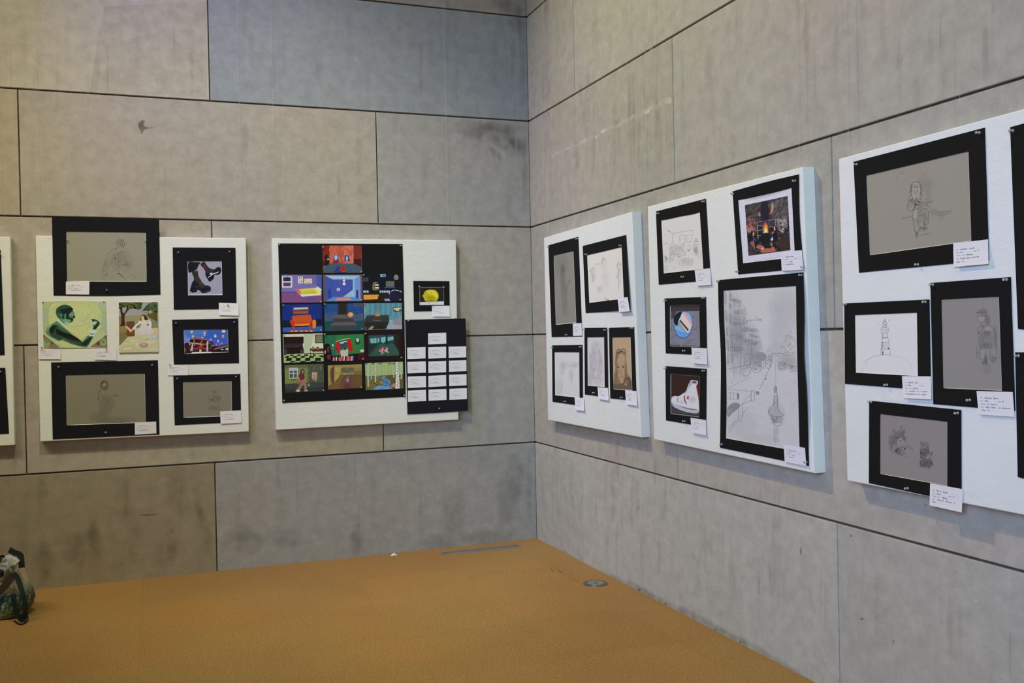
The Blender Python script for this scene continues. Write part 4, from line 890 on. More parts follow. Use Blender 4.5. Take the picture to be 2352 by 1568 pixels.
# green room with red curtains
S, done = small(39, 'small green painting of a tilted window with red curtains and a striped rug', 'p5', (1100,105, 2045,70, 2052,700, 1112,735), (40,112,64), (1108,78, 2025,672))
S.p((34,100,74), 1102,110, 1380,95, 1380,560, 1280,590, 1104,400); S.p((44,116,60), 1380,95, 2045,72, 2048,540, 1690,560, 1380,570)
S.p((20,14,20), 1104,330, 1140,300, 1220,310, 1260,470, 1280,600, 2050,520, 2052,700, 1112,735); S.p((70,14,18), 1900,545, 2050,515, 2052,700, 1900,706); S.b((92,36,36), 1150,430, 1210,360, 1220,480, 1170,520); S.b((110,40,34), 1160,600, 1230,560, 1250,640, 1200,690); S.p((190,196,206), 1103,470, 1125,460, 1128,540, 1106,550)
S.b((178,28,30), 1370,255, 1450,245, 1460,330, 1475,500, 1440,530, 1410,525, 1390,430); S.b((180,26,30), 1635,215, 1720,200, 1755,320, 1785,440, 1770,485, 1700,492, 1660,350); S.p((60,66,78), 1455,265, 1640,235, 1660,400, 1475,420); S.p((168,186,220), 1460,270, 1640,235, 1640,262, 1590,262, 1550,300, 1470,300)
S.l((90,98,110), 8, 1470,380, 1560,370, 1655,340); S.l((206,206,196), 11, 1365,262, 1460,222, 1640,185, 1720,172); S.l((24,24,34), 10, 1450,255, 1640,205)
S.p((178,176,164), 1480,470, 1600,440, 1665,430, 1670,600, 1500,612, 1478,520); S.l((120,118,110), 7, 1480,545, 1665,528); S.e((40,44,90), 1595,435, 24, 26)
for i in range(14): S.p([(196,130,150), (196,60,54), (210,190,190), (70,60,120), (208,120,60)][i % 5], 1310+i*37,622-i*2, 1332+i*37,622-i*2, 1322+i*37,712, 1294+i*37,715)
S.p((178,178,168), 1500,560, 1665,560, 1668,600, 1500,612)
S.e((18,40,30), 1897,240, 55, 85); S.e((180,184,190), 1897,215, 38, 48); S.e((60,64,70), 1892,280, 22, 18); S.e((180,190,170), 1302,340, 22, 28); S.e((120,100,80), 1305,415, 22, 34); S.p((196,190,186), 1960,450, 2048,440, 2048,500, 1966,505); S.b((120,26,40), 1360,420, 1400,380, 1400,450); done()
# fish
S, done = small(40, 'small dark green painting of a pink fish under a row of windows', 'p6', (1010,95, 1925,65, 1930,735, 1025,760), (36,18,22), (1040,115, 1905,688), )
S.p((38,64,60), 1110,160, 1840,140, 1845,640, 1115,662); S.p((34,44,40), 1110,350, 1320,370, 1130,600, 1112,600); S.p((36,34,28), 1710,150, 1840,142, 1845,560, 1740,480); S.p((40,76,80), 1150,160, 1710,148, 1710,180, 1150,225)
S.p((44,82,70), 1120,655, 1400,370, 1720,360, 1850,560, 1845,640); S.p((28,32,30), 1530,150, 1570,148, 1570,380, 1535,380); S.dabs([(52,94,78), (38,72,62)], 50, 36, 6, -.4, 1130,650, 1400,390, 1700,380, 1840,600, 1840,635)
for a in ((1150,235,1235,225,1235,345,1165,345), (1245,222,1305,220,1305,340,1245,345), (1328,220,1375,215,1372,320,1330,325), (1410,205,1525,190,1522,300,1470,345,1412,310), (1570,200,1620,190,1625,290,1575,290), (1628,195,1715,182,1715,262,1632,275)): S.p((108,170,172), *a)
S.b((220,140,150), 1365,545, 1395,480, 1440,455, 1475,450, 1470,490, 1500,510, 1550,440, 1575,470, 1570,520, 1600,580, 1540,560, 1500,550, 1420,610, 1410,590, 1440,560); S.b((176,50,70), 1400,470, 1440,450, 1420,500, 1390,530); S.b((150,30,40), 1455,520, 1490,520, 1500,545, 1460,550); S.ring((176,40,60), 9, 1412,530, 22, 20); done()
# seated girl
S, done = small(41, 'small painting of a girl in a maroon top beside a white window', 'p5', (140,818, 1078,790, 1092,1445, 157,1485), (92,98,68), (1075,1422,), )
S.p((112,122,66), 145,900, 700,880, 690,1240, 150,1270); S.p((74,78,62), 700,810, 1080,800, 1085,1240, 720,1240); S.p((58,62,58), 150,1270, 700,1235, 1088,1225, 1092,1445, 157,1485); S.p((46,50,48), 160,1400, 1090,1340, 1092,1445, 157,1485); S.dabs([(84,90,70), (66,72,60), (98,104,66)], 40, 50, 14, 1.4, 700,810, 1075,800, 1080,1200, 700,1220)
S.p((164,172,190), 245,885, 465,878, 462,1130, 255,1150)
for a in ((265,955,342,952,342,1010,268,1012), (365,950,440,946,440,1008,365,1010), (265,1030,342,1028,342,1120,268,1124), (365,1028,440,1024,438,1115,366,1120)): S.p((66,82,60), *a)
S.b((130,70,50), 305,960, 340,955, 340,990, 310,990); S.m((50,56,40), .7, 360,1172, 120,24)
S.b((58,46,42), 520,1030, 530,950, 570,910, 610,930, 620,1010, 600,1080, 540,1090); S.b((150,112,104), 560,950, 595,940, 600,1000, 575,1025, 555,1010); S.b((96,40,46), 470,1100, 490,1050, 560,1030, 610,1060, 625,1120, 600,1170, 590,1230, 520,1230, 500,1140)
S.b((150,110,104), 470,1110, 500,1110, 520,1180, 600,1160, 640,1120, 640,1180, 560,1230, 480,1200); S.b((150,80,60), 450,1230, 520,1190, 540,1280, 460,1280); S.b((134,108,94), 530,1210, 640,1200, 670,1300, 670,1400, 620,1410, 610,1300, 560,1330, 500,1420, 430,1420, 500,1310, 550,1260)
S.b((176,160,150), 415,1420, 470,1400, 520,1430, 480,1465, 420,1450); S.b((176,150,150), 610,1430, 680,1410, 700,1435, 640,1450); S.p((158,152,140), 800,985, 920,990, 905,1190, 810,1165); S.b((190,120,84), 830,1060, 880,1050, 890,1100, 840,1120); S.b((150,60,50), 840,1130, 870,1130, 865,1165, 840,1165); S.b((120,134,130), 700,1270, 740,1260, 750,1310, 700,1330); done()
# road room
S, done = small(42, 'small ochre painting of a purple path through a yellow room', 'p5', (1180,822, 1995,795, 2006,1365, 1188,1405), (128,118,62), (1985,1350,), )
S.p((140,130,70), 1185,830, 1995,800, 1990,870, 1450,880, 1350,1000, 1340,1220, 1190,1300); S.p((98,76,48), 1450,1060, 2000,1030, 2005,1365, 1189,1405, 1192,1330, 1350,1220); S.p((112,84,50), 1350,1225, 1500,1070, 1600,1070, 1450,1370, 1189,1404)
S.b((94,62,56), 1245,940, 1290,870, 1335,860, 1330,1230, 1270,1240, 1245,1100); S.p((158,148,78), 1345,870, 1500,860, 1450,1110, 1345,1210); S.p((94,94,66), 1510,880, 1790,870, 1820,1000, 1520,1040); S.p((124,122,66), 1500,1000, 1850,990, 1850,1040, 1500,1050); S.p((150,146,70), 1540,1015, 1660,1005, 1660,1040, 1545,1045)
S.dabs([(80,86,66), (106,104,72), (112,92,80)], 26, 40, 12, 0, 1520,890, 1780,880, 1800,990, 1530,1020); S.p((116,94,54), 1800,970, 1995,960, 1998,1050, 1820,1040); S.b((160,110,70), 1840,880, 1880,870, 1900,900, 1860,910); S.b((150,96,70), 1930,930, 1960,925, 1955,950)
S.p((100,58,66), 1615,1080, 1725,1075, 1770,1375, 1540,1388); S.p((98,78,104), 1625,1080, 1705,1078, 1710,1130, 1620,1130); S.e((126,120,120), 1655,1180, 38, 50); S.m((130,60,70), .6, 1650,1320, 80,60); S.s((108,80,44), 11, 1365,1010, 1450,985); S.s((108,80,44), 11, 1370,1050, 1440,1030)
S.s((72,52,34), 12, 1590,1080, 1500,1230, 1460,1360); S.s((72,52,34), 12, 1740,1120, 1850,1330); done()
# birch forest
S, done = small(43, 'small green painting of a birch forest with a blue stream, right in the bottom row', 'p6', (1030,822, 1940,790, 1955,1430, 1045,1475), (96,96,56), ())
S.p((148,168,114), 1030,822, 1940,790, 1942,1085, 1600,1110, 1400,1118, 1040,1132)
for i in range(22): S.p([(160,178,124), (134,156,112), (148,164,122), (142,166,104)][i % 4], 1036+i*41,824-i*1.4, 1056+i*41,824-i*1.4, 1060+i*41,1120-i*1.6, 1040+i*41,1122-i*1.6)
for x in (1060, 1220, 1390, 1620, 1720): S.b((96,110,66), x-40,822, x+40,815, x+10,860, x-20,850)
S.p((104,98,58), 1040,1132, 1400,1118, 1430,1180, 1330,1400, 1050,1470); S.p((88,82,50), 1500,1118, 1942,1085, 1955,1430, 1640,1440, 1640,1260)
S.dabs([(84,84,48), (112,110,64), (96,90,52)], 40, 30, 14, .2, 1045,1140, 1400,1130, 1300,1380, 1050,1460)
for x, y0, y1, w_ in ((1100,825,1390,34), (1175,822,1205,22), (1275,820,1285,34), (1325,818,1165,16), (1715,1090,1170,22), (1895,800,1205,30)):
    S.p((168,178,156), x-w_/2,max(y0, 1100 if x in (1175,1325) else y0), x+w_/2,max(y0, 1100 if x in (1175,1325) else y0), x+w_/2+6,y1, x-w_/2+6,y1); S.dabs([(140,140,130), (190,196,180)], 8, 10, 5, 0, x-w_/2,y0, x+w_/2,y0, x+w_/2,y1, x-w_/2,y1)
S.b((88,140,184), 1500,1125, 1520,1140, 1500,1180, 1600,1230, 1640,1280, 1610,1370, 1680,1435, 1440,1462, 1225,1468, 1290,1390, 1470,1340, 1500,1280, 1420,1190, 1450,1150); S.b((58,104,160), 1440,1180, 1500,1210, 1580,1260, 1600,1330, 1540,1380, 1400,1400, 1500,1340, 1520,1280)
for a in ((1300,1430,1380,1410), (1420,1395,1520,1380), (1520,1340,1580,1320), (1500,1440,1600,1420), (1340,1400,1420,1370)): S.s((180,206,224), 8, *a)
S.b((150,120,92), 1370,1290, 1400,1255, 1450,1260, 1490,1310, 1440,1320); S.b((156,126,96), 1645,1385, 1680,1330, 1740,1305, 1790,1340, 1780,1400); S.p((206,214,200), 1775,800, 1830,795, 1862,1430, 1760,1434)
for i in range(15):
    y = 815+i*40; x = 1780 if i % 2 else 1800; S.b((38,36,32), x,y+10, x+26,y, x+46,y+8, x+24,y+16)
done()
# caption-card sheet
S, done = flat('L', REF, 50, 'black sheet of mounting board that carries thirteen white cards, overhanging the board edge', 'mounting board', T('c4', 1555,160, 2208,146, 2235,1143, 1580,1182), (24,24,30), 'px', {2: T('c4', 1900,1166)}, skirt=.0022, name='mounting_board', mats=('mat', 'smudge'), off=TH+.0032,
  pins=T('c4', 1590,170, 2093,143, 1925,1118)); done()
RWN = ['second', 'third', 'fourth', 'bottom']; CN = ['left', 'middle', 'right']
CQ = [[(1576,461,1775,455,1775,577,1580,585), (1804,457,1998,451,1998,573,1805,580), (2024,452,2213,447,2215,566,2026,574)],
      [(1578,616,1777,609,1779,731,1582,740), (1806,612,1998,604,1998,726,1806,735), (2027,602,2216,597,2218,715,2029,723)],
      [(1583,774,1779,767,1781,888,1584,898), (1806,767,1998,757,1999,877,1807,888), (2029,755,2218,748,2219,868,2031,877)],
      [(1584,926,1779,916,1782,1037,1586,1047), (1808,915,2000,907,2002,1026,1808,1035), (2033,906,2221,898,2223,1017,2034,1026)]]
LN = [((.22, .36), (.40, .56)), ((.21, .26),), ((.28, .31), (.35, .47)), ((.22, .27), (.30, .42), (.44, .62)), ()]
def c13(i, lab, q): card('L', REF, 60+i, lab, T('c4', *q), lift=.0006, col=(203,203,215), ink=(140,140,155), lines=LN, off=TH+.0062, group='white cards on the black sheet', wd=.011)
c13(0, 'white card alone in the top row of the black card sheet', (1802,308,1998,299,2000,418,1804,427))
for r_ in range(4):
    for c_ in range(3): c13(1+r_*3+c_, 'white card in the %s row of the black card sheet, %s of three' % (RWN[r_], CN[c_]), CQ[r_][c_])
# lemon
S, done = matted('L', REF, 51, 'small painting of a yellow lemon on black, in a black mat', 'matted picture', T('c3', 1643,588, 2033,590, 2037,912, 1650,917), T('c3', 1708,652, 1974,654, 1976,848, 1710,851), (34,32,32), T('c3', 1708,648, 1970,656, 1846,846), group=G, mats=('paint','smudge'), name='matted_painting', pname='painting', core=(120,118,114))
S.crop = 'c3'; S.p((34,30,28), 1718,662, 1966,662, 1968,812, 1716,816); S.l((170,166,158), 3.5, 1712,845, 1712,658, 1972,658, 1974,845); S.p((190,198,204), 1712,817, 1972,808, 1975,845, 1712,848); S.p((150,170,180), 1800,818, 1820,816, 1818,835, 1806,835); S.p((196,206,212), 1900,812, 1930,811, 1935,838, 1905,838)
S.b((178,168,30), 1738,752, 1752,738, 1765,705, 1800,685, 1850,682, 1890,695, 1915,735, 1912,780, 1890,805, 1850,815, 1790,812, 1762,790, 1752,762); S.b((206,196,50), 1790,700, 1840,690, 1885,705, 1905,745, 1895,770, 1860,740, 1820,730); S.b((150,132,20), 1780,800, 1830,790, 1880,795, 1860,812, 1800,812); S.m((216,208,80), .8, 1850,715, 34,16); S.m((130,110,20), .6, 1830,770, 50,30); S.e((120,112,30), 1834,712, 4, 5); done()
card('L', REF, 52, 'caption card over the lower right corner of the lemon painting', T('c3', 1843,857, 2036,855, 2038,972, 1850,972), lift=.006, col=(204,204,216), ink=(150,150,160), lines=LN)
# ================================================================== right wall, first board
R1, R2_, R3_ = RB1, RB2, RB3
S, done = matted('R', R1, 71, 'tall faint figure drawing on grey paper, top left on the board nearest the corner', 'matted picture',
  T('r1', 163,522, 549,412)+T('r2', 601,236, 208,246), T('r1', 232,658, 487,597)+T('r2', 525,62, 262,88), (124,124,117), T('r1', 165,541, 535,438)+T('r2', 398,217), group=G)
S.crop = 'r1'; K = (98,98,92)
for a in ((.7,350,830,34,80,0), (.5,350,950,50,140,0), (.5,370,1100,60,120,0), (.4,380,1300,50,160,0), (.3,330,760,120,200,0)): S.m((104,104,97), *a)
lines(S, K, 7, (345,780, 330,830, 335,880), (365,780, 375,830, 365,890), (335,900, 345,960, 360,1030), (400,1030, 430,1000, 455,960), (350,1050, 380,1080, 410,1050), (410,1140, 400,1170), (340,1100, 350,1250, 375,1340), (390,1180, 385,1300))
S.s((84,84,80), 11, 415,1010, 440,980, 455,962); S.ring((114,114,106), 6, 380,1405, 42, 42); S.e((92,92,88), 350,825, 14, 22); done()
card('R', R1, 91, 'caption card on the tall figure drawing nearest the corner', T('r2', 480,72, 591,64, 600,227, 483,230), lift=.001, ink=(150,150,156), wd=.02, asp=1.5)
S, done = matted('R', R1, 72, 'curling white sketch in a black mat, top right of the board nearest the corner', 'matted picture',
  T('r1', 606,530, 1164,388, 1213,1350, 645,1393), T('r1', 663,650, 1108,545, 1137,1208, 692,1262), (198,197,190), T('r1', 652,638, 1094,524, 932,1222), {2: T('r1', 930,1374)}, {0: T('r1', 860,605), 2: T('r1', 940,1230)}, group=G, lift=lambda s_, t_: .012*t_*s_**2)
S.crop = 'r1'; K = (146,148,150)
for a in ((.5,740,900,50,130,0), (.5,1080,880,40,200,0), (.35,880,760,60,100,0), (.3,900,950,60,160,0), (.4,830,1090,60,60,0)): S.m((180,180,178), *a)
lines(S, K, 8, (735,810, 710,850, 690,860), (735,810, 760,850), (745,900, 740,940, 745,975, 725,980), (770,770, 805,755, 815,775), (850,770, 865,690, 880,680, 890,720), (1110,760, 1080,765, 1060,750, 1045,810), (1070,810, 1060,900, 1040,940, 1060,940),
  (1075,940, 1070,1090), (820,1100, 850,1040), (800,1050, 815,1110), (925,1010, 930,1040), (875,890, 880,920), (780,1225, 790,1195), (880,1215, 900,1195, 915,1210), (720,860, 740,930))
done()
card('R', R1, 92, 'caption card on the curling white sketch', T('r1', 1055,1200, 1186,1188, 1212,1370, 1075,1380), lift=.004, off=TH+.0165, ink=(150,150,150), wd=.018, asp=1.4)
S, done = matted('R', R1, 73, 'very faint white sketch, bottom left on the board nearest the corner', 'matted picture',
  T('r2', 212,352, 604,346, 609,1132, 218,1077), T('r2', 246,440, 562,442, 567,1027, 253,993), (190,192,190), T('r2', 215,381, 582,371, 380,1073), group=G)
S.crop = 'r2'; K = (160,163,164)
for a in ((.5,350,640,50,120,0), (.5,460,740,40,120,0), (.4,510,610,60,50,0), (.4,300,880,70,160,0), (.3,430,600,140,60,0)): S.m((172,175,175), *a)
lines(S, K, 6, (335,610, 370,620, 360,660), (340,720, 350,760), (350,830, 330,930, 300,980), (440,680, 470,760, 465,830), (400,600, 440,620, 530,600, 550,570), (280,740, 330,700, 370,720), (455,840, 480,850)); done()
card('R', R1, 93, 'caption card under the very faint white sketch', T('r2', 502,1022, 628,1030, 626,1195, 512,1180), lift=.009, ink=(160,160,166), wd=.018, asp=1.3)
S, done = matted('R', R1, 74, 'narrow shaded pencil drawing directly left of the brown paper portrait', 'matted picture',
  T('r2', 628,127, 922,125, 937,1022, 634,983), T('r2', 667,250, 882,247, 890,888, 672,870), (186,187,188), T('r2', 626,147, 893,155, 750,962), group=G)
S.crop = 'r2'
for a in ((.6,740,560,60,200,0), (.6,830,580,40,200,0), (.4,780,360,90,100,0), (.5,700,780,50,90,0), (.4,800,800,80,90,0)): S.m((160,161,162), *a)
S.hatch((146,147,150), 4, 120, 60, 1.5, 690,400, 860,400, 880,780, 690,780); S.hatch((150,151,154), 4, 40, 40, .9, 680,640, 760,640, 730,860, 680,860)
lines(S, (136,138,142), 5, (785,330, 790,350, 780,365), (750,430, 770,460, 800,460, 820,430), (760,440, 745,600), (820,440, 850,620), (740,640, 770,660, 760,700), (700,540, 715,480, 760,440), (800,540, 780,620), (720,780, 800,770, 870,800)); done()
card('R', R1, 94, 'caption card under the narrow tower-like drawing', T('r2', 797,888, 932,900, 942,1062, 810,1042), lift=.007, ink=(155,152,162), wd=.018, asp=1.2)
S, done = matted('R', R1, 75, 'brown paper portrait of a long-haired person with sunglasses on the head, black mat', 'matted picture',
  T('r2', 943,127, 1267,115, 1300,1068, 961,1033), T('r2', 988,252, 1222,248, 1245,932, 1003,915), (166,145,116), T('r2', 940,143, 1240,128, 1110,1022), group=G)
S.crop = 'r2'; K = (78,68,58)
S.b((134,112,86), 1050,450, 1100,420, 1150,450, 1170,560, 1180,700, 1225,780, 1240,920, 1003,915, 1005,820, 1030,650); S.b((160,138,106), 1048,560, 1070,480, 1110,460, 1150,500, 1165,620, 1150,720, 1120,790, 1085,780, 1055,700)
S.b((158,134,100), 1080,770, 1130,770, 1125,850, 1095,840); S.b((98,84,70), 1003,850, 1060,850, 1095,845, 1140,830, 1225,790, 1240,925, 1004,912); S.b((86,74,60), 1150,780, 1200,760, 1235,810, 1200,880, 1150,890, 1130,850)
S.b((146,124,92), 1140,850, 1170,800, 1190,830, 1170,880)
S.hatch(K, 4, 60, 70, 1.45, 1030,480, 1060,470, 1050,700, 1060,860, 1010,850, 1020,700); S.hatch(K, 4, 60, 60, 1.3, 1150,520, 1175,600, 1180,700, 1230,790, 1200,880, 1150,820); S.hatch((66,58,50), 4, 90, 40, .3, 1006,860, 1130,840, 1230,800, 1238,915, 1006,905)
S.loop((50,46,44), 9, 1045,430, 1060,405, 1090,410, 1095,435, 1060,455); S.loop((50,46,44), 9, 1105,430, 1120,400, 1150,410, 1155,450, 1120,430); S.s((50,46,44), 8, 1042,440, 1045,470); S.s((50,46,44), 8, 1155,430, 1162,480)
S.m(K, .6, 1075,440, 30,22); S.e((60,52,44), 1066,632, 14, 10); S.e((60,52,44), 1125,628, 13, 10); S.s((90,76,60), 6, 1048,612, 1080,608); S.s((90,76,60), 6, 1110,606, 1142,604); S.s((112,92,70), 6, 1100,650, 1092,705, 1108,712)
S.s((130,70,60), 8, 1092,755, 1112,748, 1130,755); S.m((120,100,78), .6, 1060,680, 20,60); S.m((112,92,72), .5, 1150,640, 20,80); S.s((70,60,50), 5, 1080,790, 1090,840, 1110,850); done()
card('R', R1, 95, 'caption card under the brown paper portrait', T('r2', 1152,927, 1300,940, 1308,1130, 1165,1108), lift=.008, ink=(150,148,156), wd=.018, asp=1.2)

# ================================================================== second board
S, done = matted('R', R2_, 76, 'pencil drawing of a cluttered room interior on white paper, top left of the middle board', 'matted picture',
  T('r3', 190,603, 790,450, 849,1430, 225,1482), T('r3', 255,712, 718,614, 760,1292, 285,1347), (201,201,196), T('r3', 215,627, 763,483, 513,1387), group=G, imids={0: T('s2', 300,335, 500,290, 700,255)})
S.crop = 's2'; K = (138,139,140)
for a in ((.5,440,900,160,110,0), (.5,770,850,60,110,0), (.6,240,1060,50,70,0), (.4,600,1120,160,70,0), (.4,330,1000,60,120,0)): S.m((178,178,176), *a)
lines(S, K, 6, (250,535, 310,570, 350,600, 355,780), (350,600, 500,570, 620,550, 720,540), (485,640, 490,780, 570,770, 565,625, 485,640), (490,705, 570,695), (600,640, 605,740, 690,730, 685,625, 600,640), (300,800, 360,770, 370,830, 300,850),
  (380,820, 440,810, 450,850, 520,830, 560,800), (520,790, 555,780, 550,820), (605,820, 650,810, 665,870, 610,885), (670,875, 740,870), (730,740, 830,740), (740,790, 820,800, 830,770), (740,740, 735,800, 740,940, 790,980, 800,830), (770,700, 790,680, 800,720), (760,680, 765,730, 790,700),
  (820,880, 810,1000, 830,1040, 865,1020, 860,900), (300,1000, 340,950, 380,960, 370,1060, 300,1060), (380,990, 460,980, 540,1000), (440,1010, 510,1015), (540,980, 580,930, 580,1000, 540,980), (200,1010, 230,1030, 215,1080, 260,1030), (200,1120, 270,1115), (370,1060, 380,1130), (310,1060, 305,1140), (520,1050, 700,1040, 710,1110),
  (460,1040, 480,1180), (420,1050, 430,1130), (700,1120, 680,1180), (360,1220, 420,1210), (250,520, 200,510), (195,800, 240,760, 260,780), (720,540, 715,640), (310,860, 300,990), (570,1060, 560,1150), (640,1050, 640,1170))
S.s((110,112,114), 14, 265,535, 320,572); S.s((112,112,114), 14, 620,905, 650,910, 665,890); S.s((112,112,114), 11, 740,740, 830,740); S.s((112,112,114), 13, 440,1015, 500,1020); S.hatch((128,128,130), 5, 40, 60, 1.5, 735,840, 795,860, 795,970, 740,930)
S.hatch((150,150,150), 5, 90, 40, .3, 300,820, 560,820, 580,980, 330,1000); S.hatch((160,160,160), 4, 60, 50, 0, 480,1060, 710,1050, 720,1180, 500,1190); S.hatch((130,130,132), 5, 24, 40, 1, 200,1000, 270,1010, 250,1100, 210,1090)
S.loop((140,140,142), 7, 215,1220, 235,1180, 255,1210, 245,1260, 225,1265); S.s(K, 8, 330,970, 310,1060, 310,1130); S.e((120,120,122), 633,685, 7, 9); done()
card('R', R2_, 96, 'caption card on the pencil drawing of a room interior', T('r3', 655,1308, 842,1284, 855,1485, 678,1497), lift=.008, ink=(140,140,148), wd=.012, asp=1.1)
S, done = matted('R', R2_, 77, 'dark painting of a fire glowing in a room with windows, wide white border, black mat', 'matted picture',
  T('r3', 1110,362, 1908,157, 1966,1290, 1178,1358), T('r3', 1180,468, 1818,322, 1860,1152, 1238,1225), (196,197,208), T('r3', 1112,391, 1855,236, 1168,1323), {0: T('r3', 1330,300, 1600,228), 1: T('r3', 1918,700)}, {0: T('r3', 1330,440, 1620,375)}, group=G, mats=('paint','smudge'), name='matted_painting', pname='painting')
S.crop = 's3'; quadF = (213,485, 885,340, 928,1190, 270,1278)
S.p((62,58,62), *quadF)
DKF = [(50,48,54), (72,68,70), (84,78,78), (44,42,48), (58,52,50)]
S.dabs(DKF, 160, 60, 12, -.8, 225,495, 875,355, 885,760, 240,800); S.dabs([(90,86,86), (66,64,68), (104,98,96)], 70, 60, 7, -.9, 600,420, 870,370, 885,680, 640,660)
S.dabs([(40,38,38), (58,48,44), (30,28,32)], 130, 44, 22, .3, 245,850, 905,780, 925,1180, 275,1265)
S.b((34,34,44), 470,440, 560,430, 580,700, 540,760, 470,720)
S.s((120,112,108), 7, 250,575, 350,490); S.s((110,104,104), 6, 370,660, 430,600); S.b((140,120,114), 420,650, 440,590, 460,650); S.b((176,124,104), 615,590, 620,500, 650,440, 665,510, 650,580, 625,620); S.s((150,120,110), 9, 655,430, 640,520, 600,640); S.s((120,110,108), 7, 720,390, 680,460)
S.dabs([(110,80,78), (138,100,98), (90,70,72), (154,90,80)], 50, 26, 14, .6, 240,690, 370,700, 385,880, 270,940, 245,860); S.b((170,80,70), 280,770, 330,750, 345,810, 300,830); S.b((76,50,60), 310,780, 350,770, 350,820); S.b((150,110,108), 250,850, 330,830, 350,880, 270,910)
S.dabs([(128,118,116), (150,138,134), (104,98,98), (170,150,144)], 60, 26, 12, .8, 720,700, 860,660, 870,820, 800,920, 730,860)
for a in ((395,750, 500,732), (400,815, 495,800), (412,885, 495,868), (405,750, 415,1000), (412,962, 498,955), (494,800, 498,955), (565,722, 695,700), (690,700, 700,830), (575,830, 660,815), (412,830, 412,880)): S.l((176,174,170), 8, *a)
S.p((40,34,38), 425,825, 488,815, 488,862, 425,876); S.p((30,28,30), 425,895, 488,885, 490,945, 428,955); S.p((56,52,54), 415,760, 490,748, 490,796, 412,806)
S.b((90,60,110), 500,760, 540,720, 560,760, 540,860, 510,840); S.b((206,90,60), 505,880, 512,800, 540,762, 572,810, 580,880, 570,915, 515,925); S.b((236,150,70), 512,885, 525,820, 545,790, 565,850, 570,905, 520,915); S.b((248,220,150), 520,890, 540,840, 560,880, 560,908, 525,912); S.s((200,180,170), 7, 505,920, 545,925, 580,910)
S.b((24,24,28), 500,930, 580,925, 600,1010, 590,1110, 560,1160, 510,1120, 440,1060, 440,990); S.b((22,24,30), 300,920, 330,880, 390,960, 410,1060, 380,1160, 340,1100, 290,1090, 255,1000); S.b((54,72,100), 340,980, 370,1000, 400,1040, 350,1040)
S.b((190,140,110), 335,950, 345,890, 360,930, 350,970); S.b((120,50,50), 355,920, 380,910, 378,950); S.b((24,24,32), 640,900, 690,840, 720,940, 720,1040, 660,1030, 620,990); S.b((200,176,160), 665,830, 680,820, 690,870, 675,880); S.b((190,120,100), 630,940, 650,900, 675,900, 650,930); S.b((80,110,150), 620,1020, 640,970, 660,1000, 650,1040); S.b((180,190,200), 620,1010, 650,1000, 655,1030, 625,1040)
S.b((128,92,74), 290,1080, 340,1040, 365,1080, 370,1180, 330,1120); S.b((168,96,72), 390,1150, 420,1110, 500,1120, 600,1165, 650,1130, 690,1180, 680,1210, 480,1230, 460,1180); S.b((190,170,164), 470,1170, 510,1130, 510,1160, 480,1180); S.b((30,28,32), 500,1090, 600,1110, 610,1140, 540,1165, 500,1130)
S.b((150,110,100), 620,1120, 625,1060, 650,1110); S.b((54,44,40), 760,1000, 830,970, 900,1030, 920,1130, 800,1190, 740,1120); S.s((140,110,90), 8, 740,1020, 780,990); S.s((150,120,100), 6, 735,980, 745,1030); S.s((100,90,90), 6, 870,1180, 900,1175); S.b((170,80,90), 730,850, 750,840, 750,870); S.s((120,150,180), 7, 445,1060, 475,1080); S.b((110,90,70), 400,1010, 430,980, 430,1000)
WB = (196,197,208); S.up()
S.face(pairs((60,360, 1010,160, 885,340, 213,485)), WB); S.face(pairs((1010,160, 1050,1240, 928,1190, 885,340)), WB); S.face(pairs((1050,1240, 120,1450, 270,1278, 928,1190)), WB); S.face(pairs((120,1450, 60,360, 213,485, 270,1278)), WB)
S.b((176,172,172), 110,405, 300,372, 600,310, 930,215, 800,275, 600,325, 400,372, 200,402); S.m((166,166,176), .5, 500,350, 360, 30, -.24)  # shadow along the top of the white border, painted in
done()
card('R', R2_, 97, 'caption card on the lower corner of the fire painting', T('r3', 1690,1090, 1943,1068, 1962,1303, 1702,1318), T('r3', 1948,1268), .006, ink=(124,124,134), wd=.012, asp=.95)
# cake under a glossy sleeve
def sleeve(seed, lab, outer, opening, image, col, pins, omids=None):
    S, done = matted('R', R2_, seed, lab, 'matted picture', T('s4', *outer), T('s4', *opening), (22,22,22), T('s4', *pins), omids, group=G, mats=('paint', 'smudge'), name='matted_painting', pname='painting', core=(110,116,120))
    S.crop = 's4'; o = pairs(opening); im = pairs(image); S.up(); S.up(); S.face(im, col); S.up()
    mid_ = [((a[0]+b[0])/2, (a[1]+b[1])/2) for a, b in zip(o, im)]
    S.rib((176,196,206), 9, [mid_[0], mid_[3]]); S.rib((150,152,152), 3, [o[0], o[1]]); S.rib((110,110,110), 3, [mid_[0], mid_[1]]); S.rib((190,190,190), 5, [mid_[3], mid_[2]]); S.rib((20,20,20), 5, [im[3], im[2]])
    return S, done
S, done = sleeve(78, 'small painting of a slice of cake on a blue plate, black mat, middle board', (33,27, 530,8, 543,710, 47,685), (92,110, 450,97, 462,612, 100,603), (113,132, 447,122, 457,598, 112,587), (122,122,132), (44,52, 502,20, 268,655))
S.p((62,54,56), 113,130, 447,120, 449,178, 113,184); S.dabs([(116,115,125), (127,127,138), (120,119,129), (112,110,120)], 90, 50, 9, -.2, 120,190, 445,185, 452,590, 118,580); S.p((70,64,66), 116,184, 180,184, 150,260, 116,280)
S.b((62,100,166), 150,330, 190,220, 280,190, 350,230, 372,310, 350,420, 310,490, 255,508, 195,480, 155,400); S.b((120,174,220), 158,330, 200,225, 290,192, 345,230, 366,310, 345,410, 300,480, 250,492, 200,465, 165,400); S.b((88,150,210), 170,400, 250,430, 330,420, 290,480, 240,488)
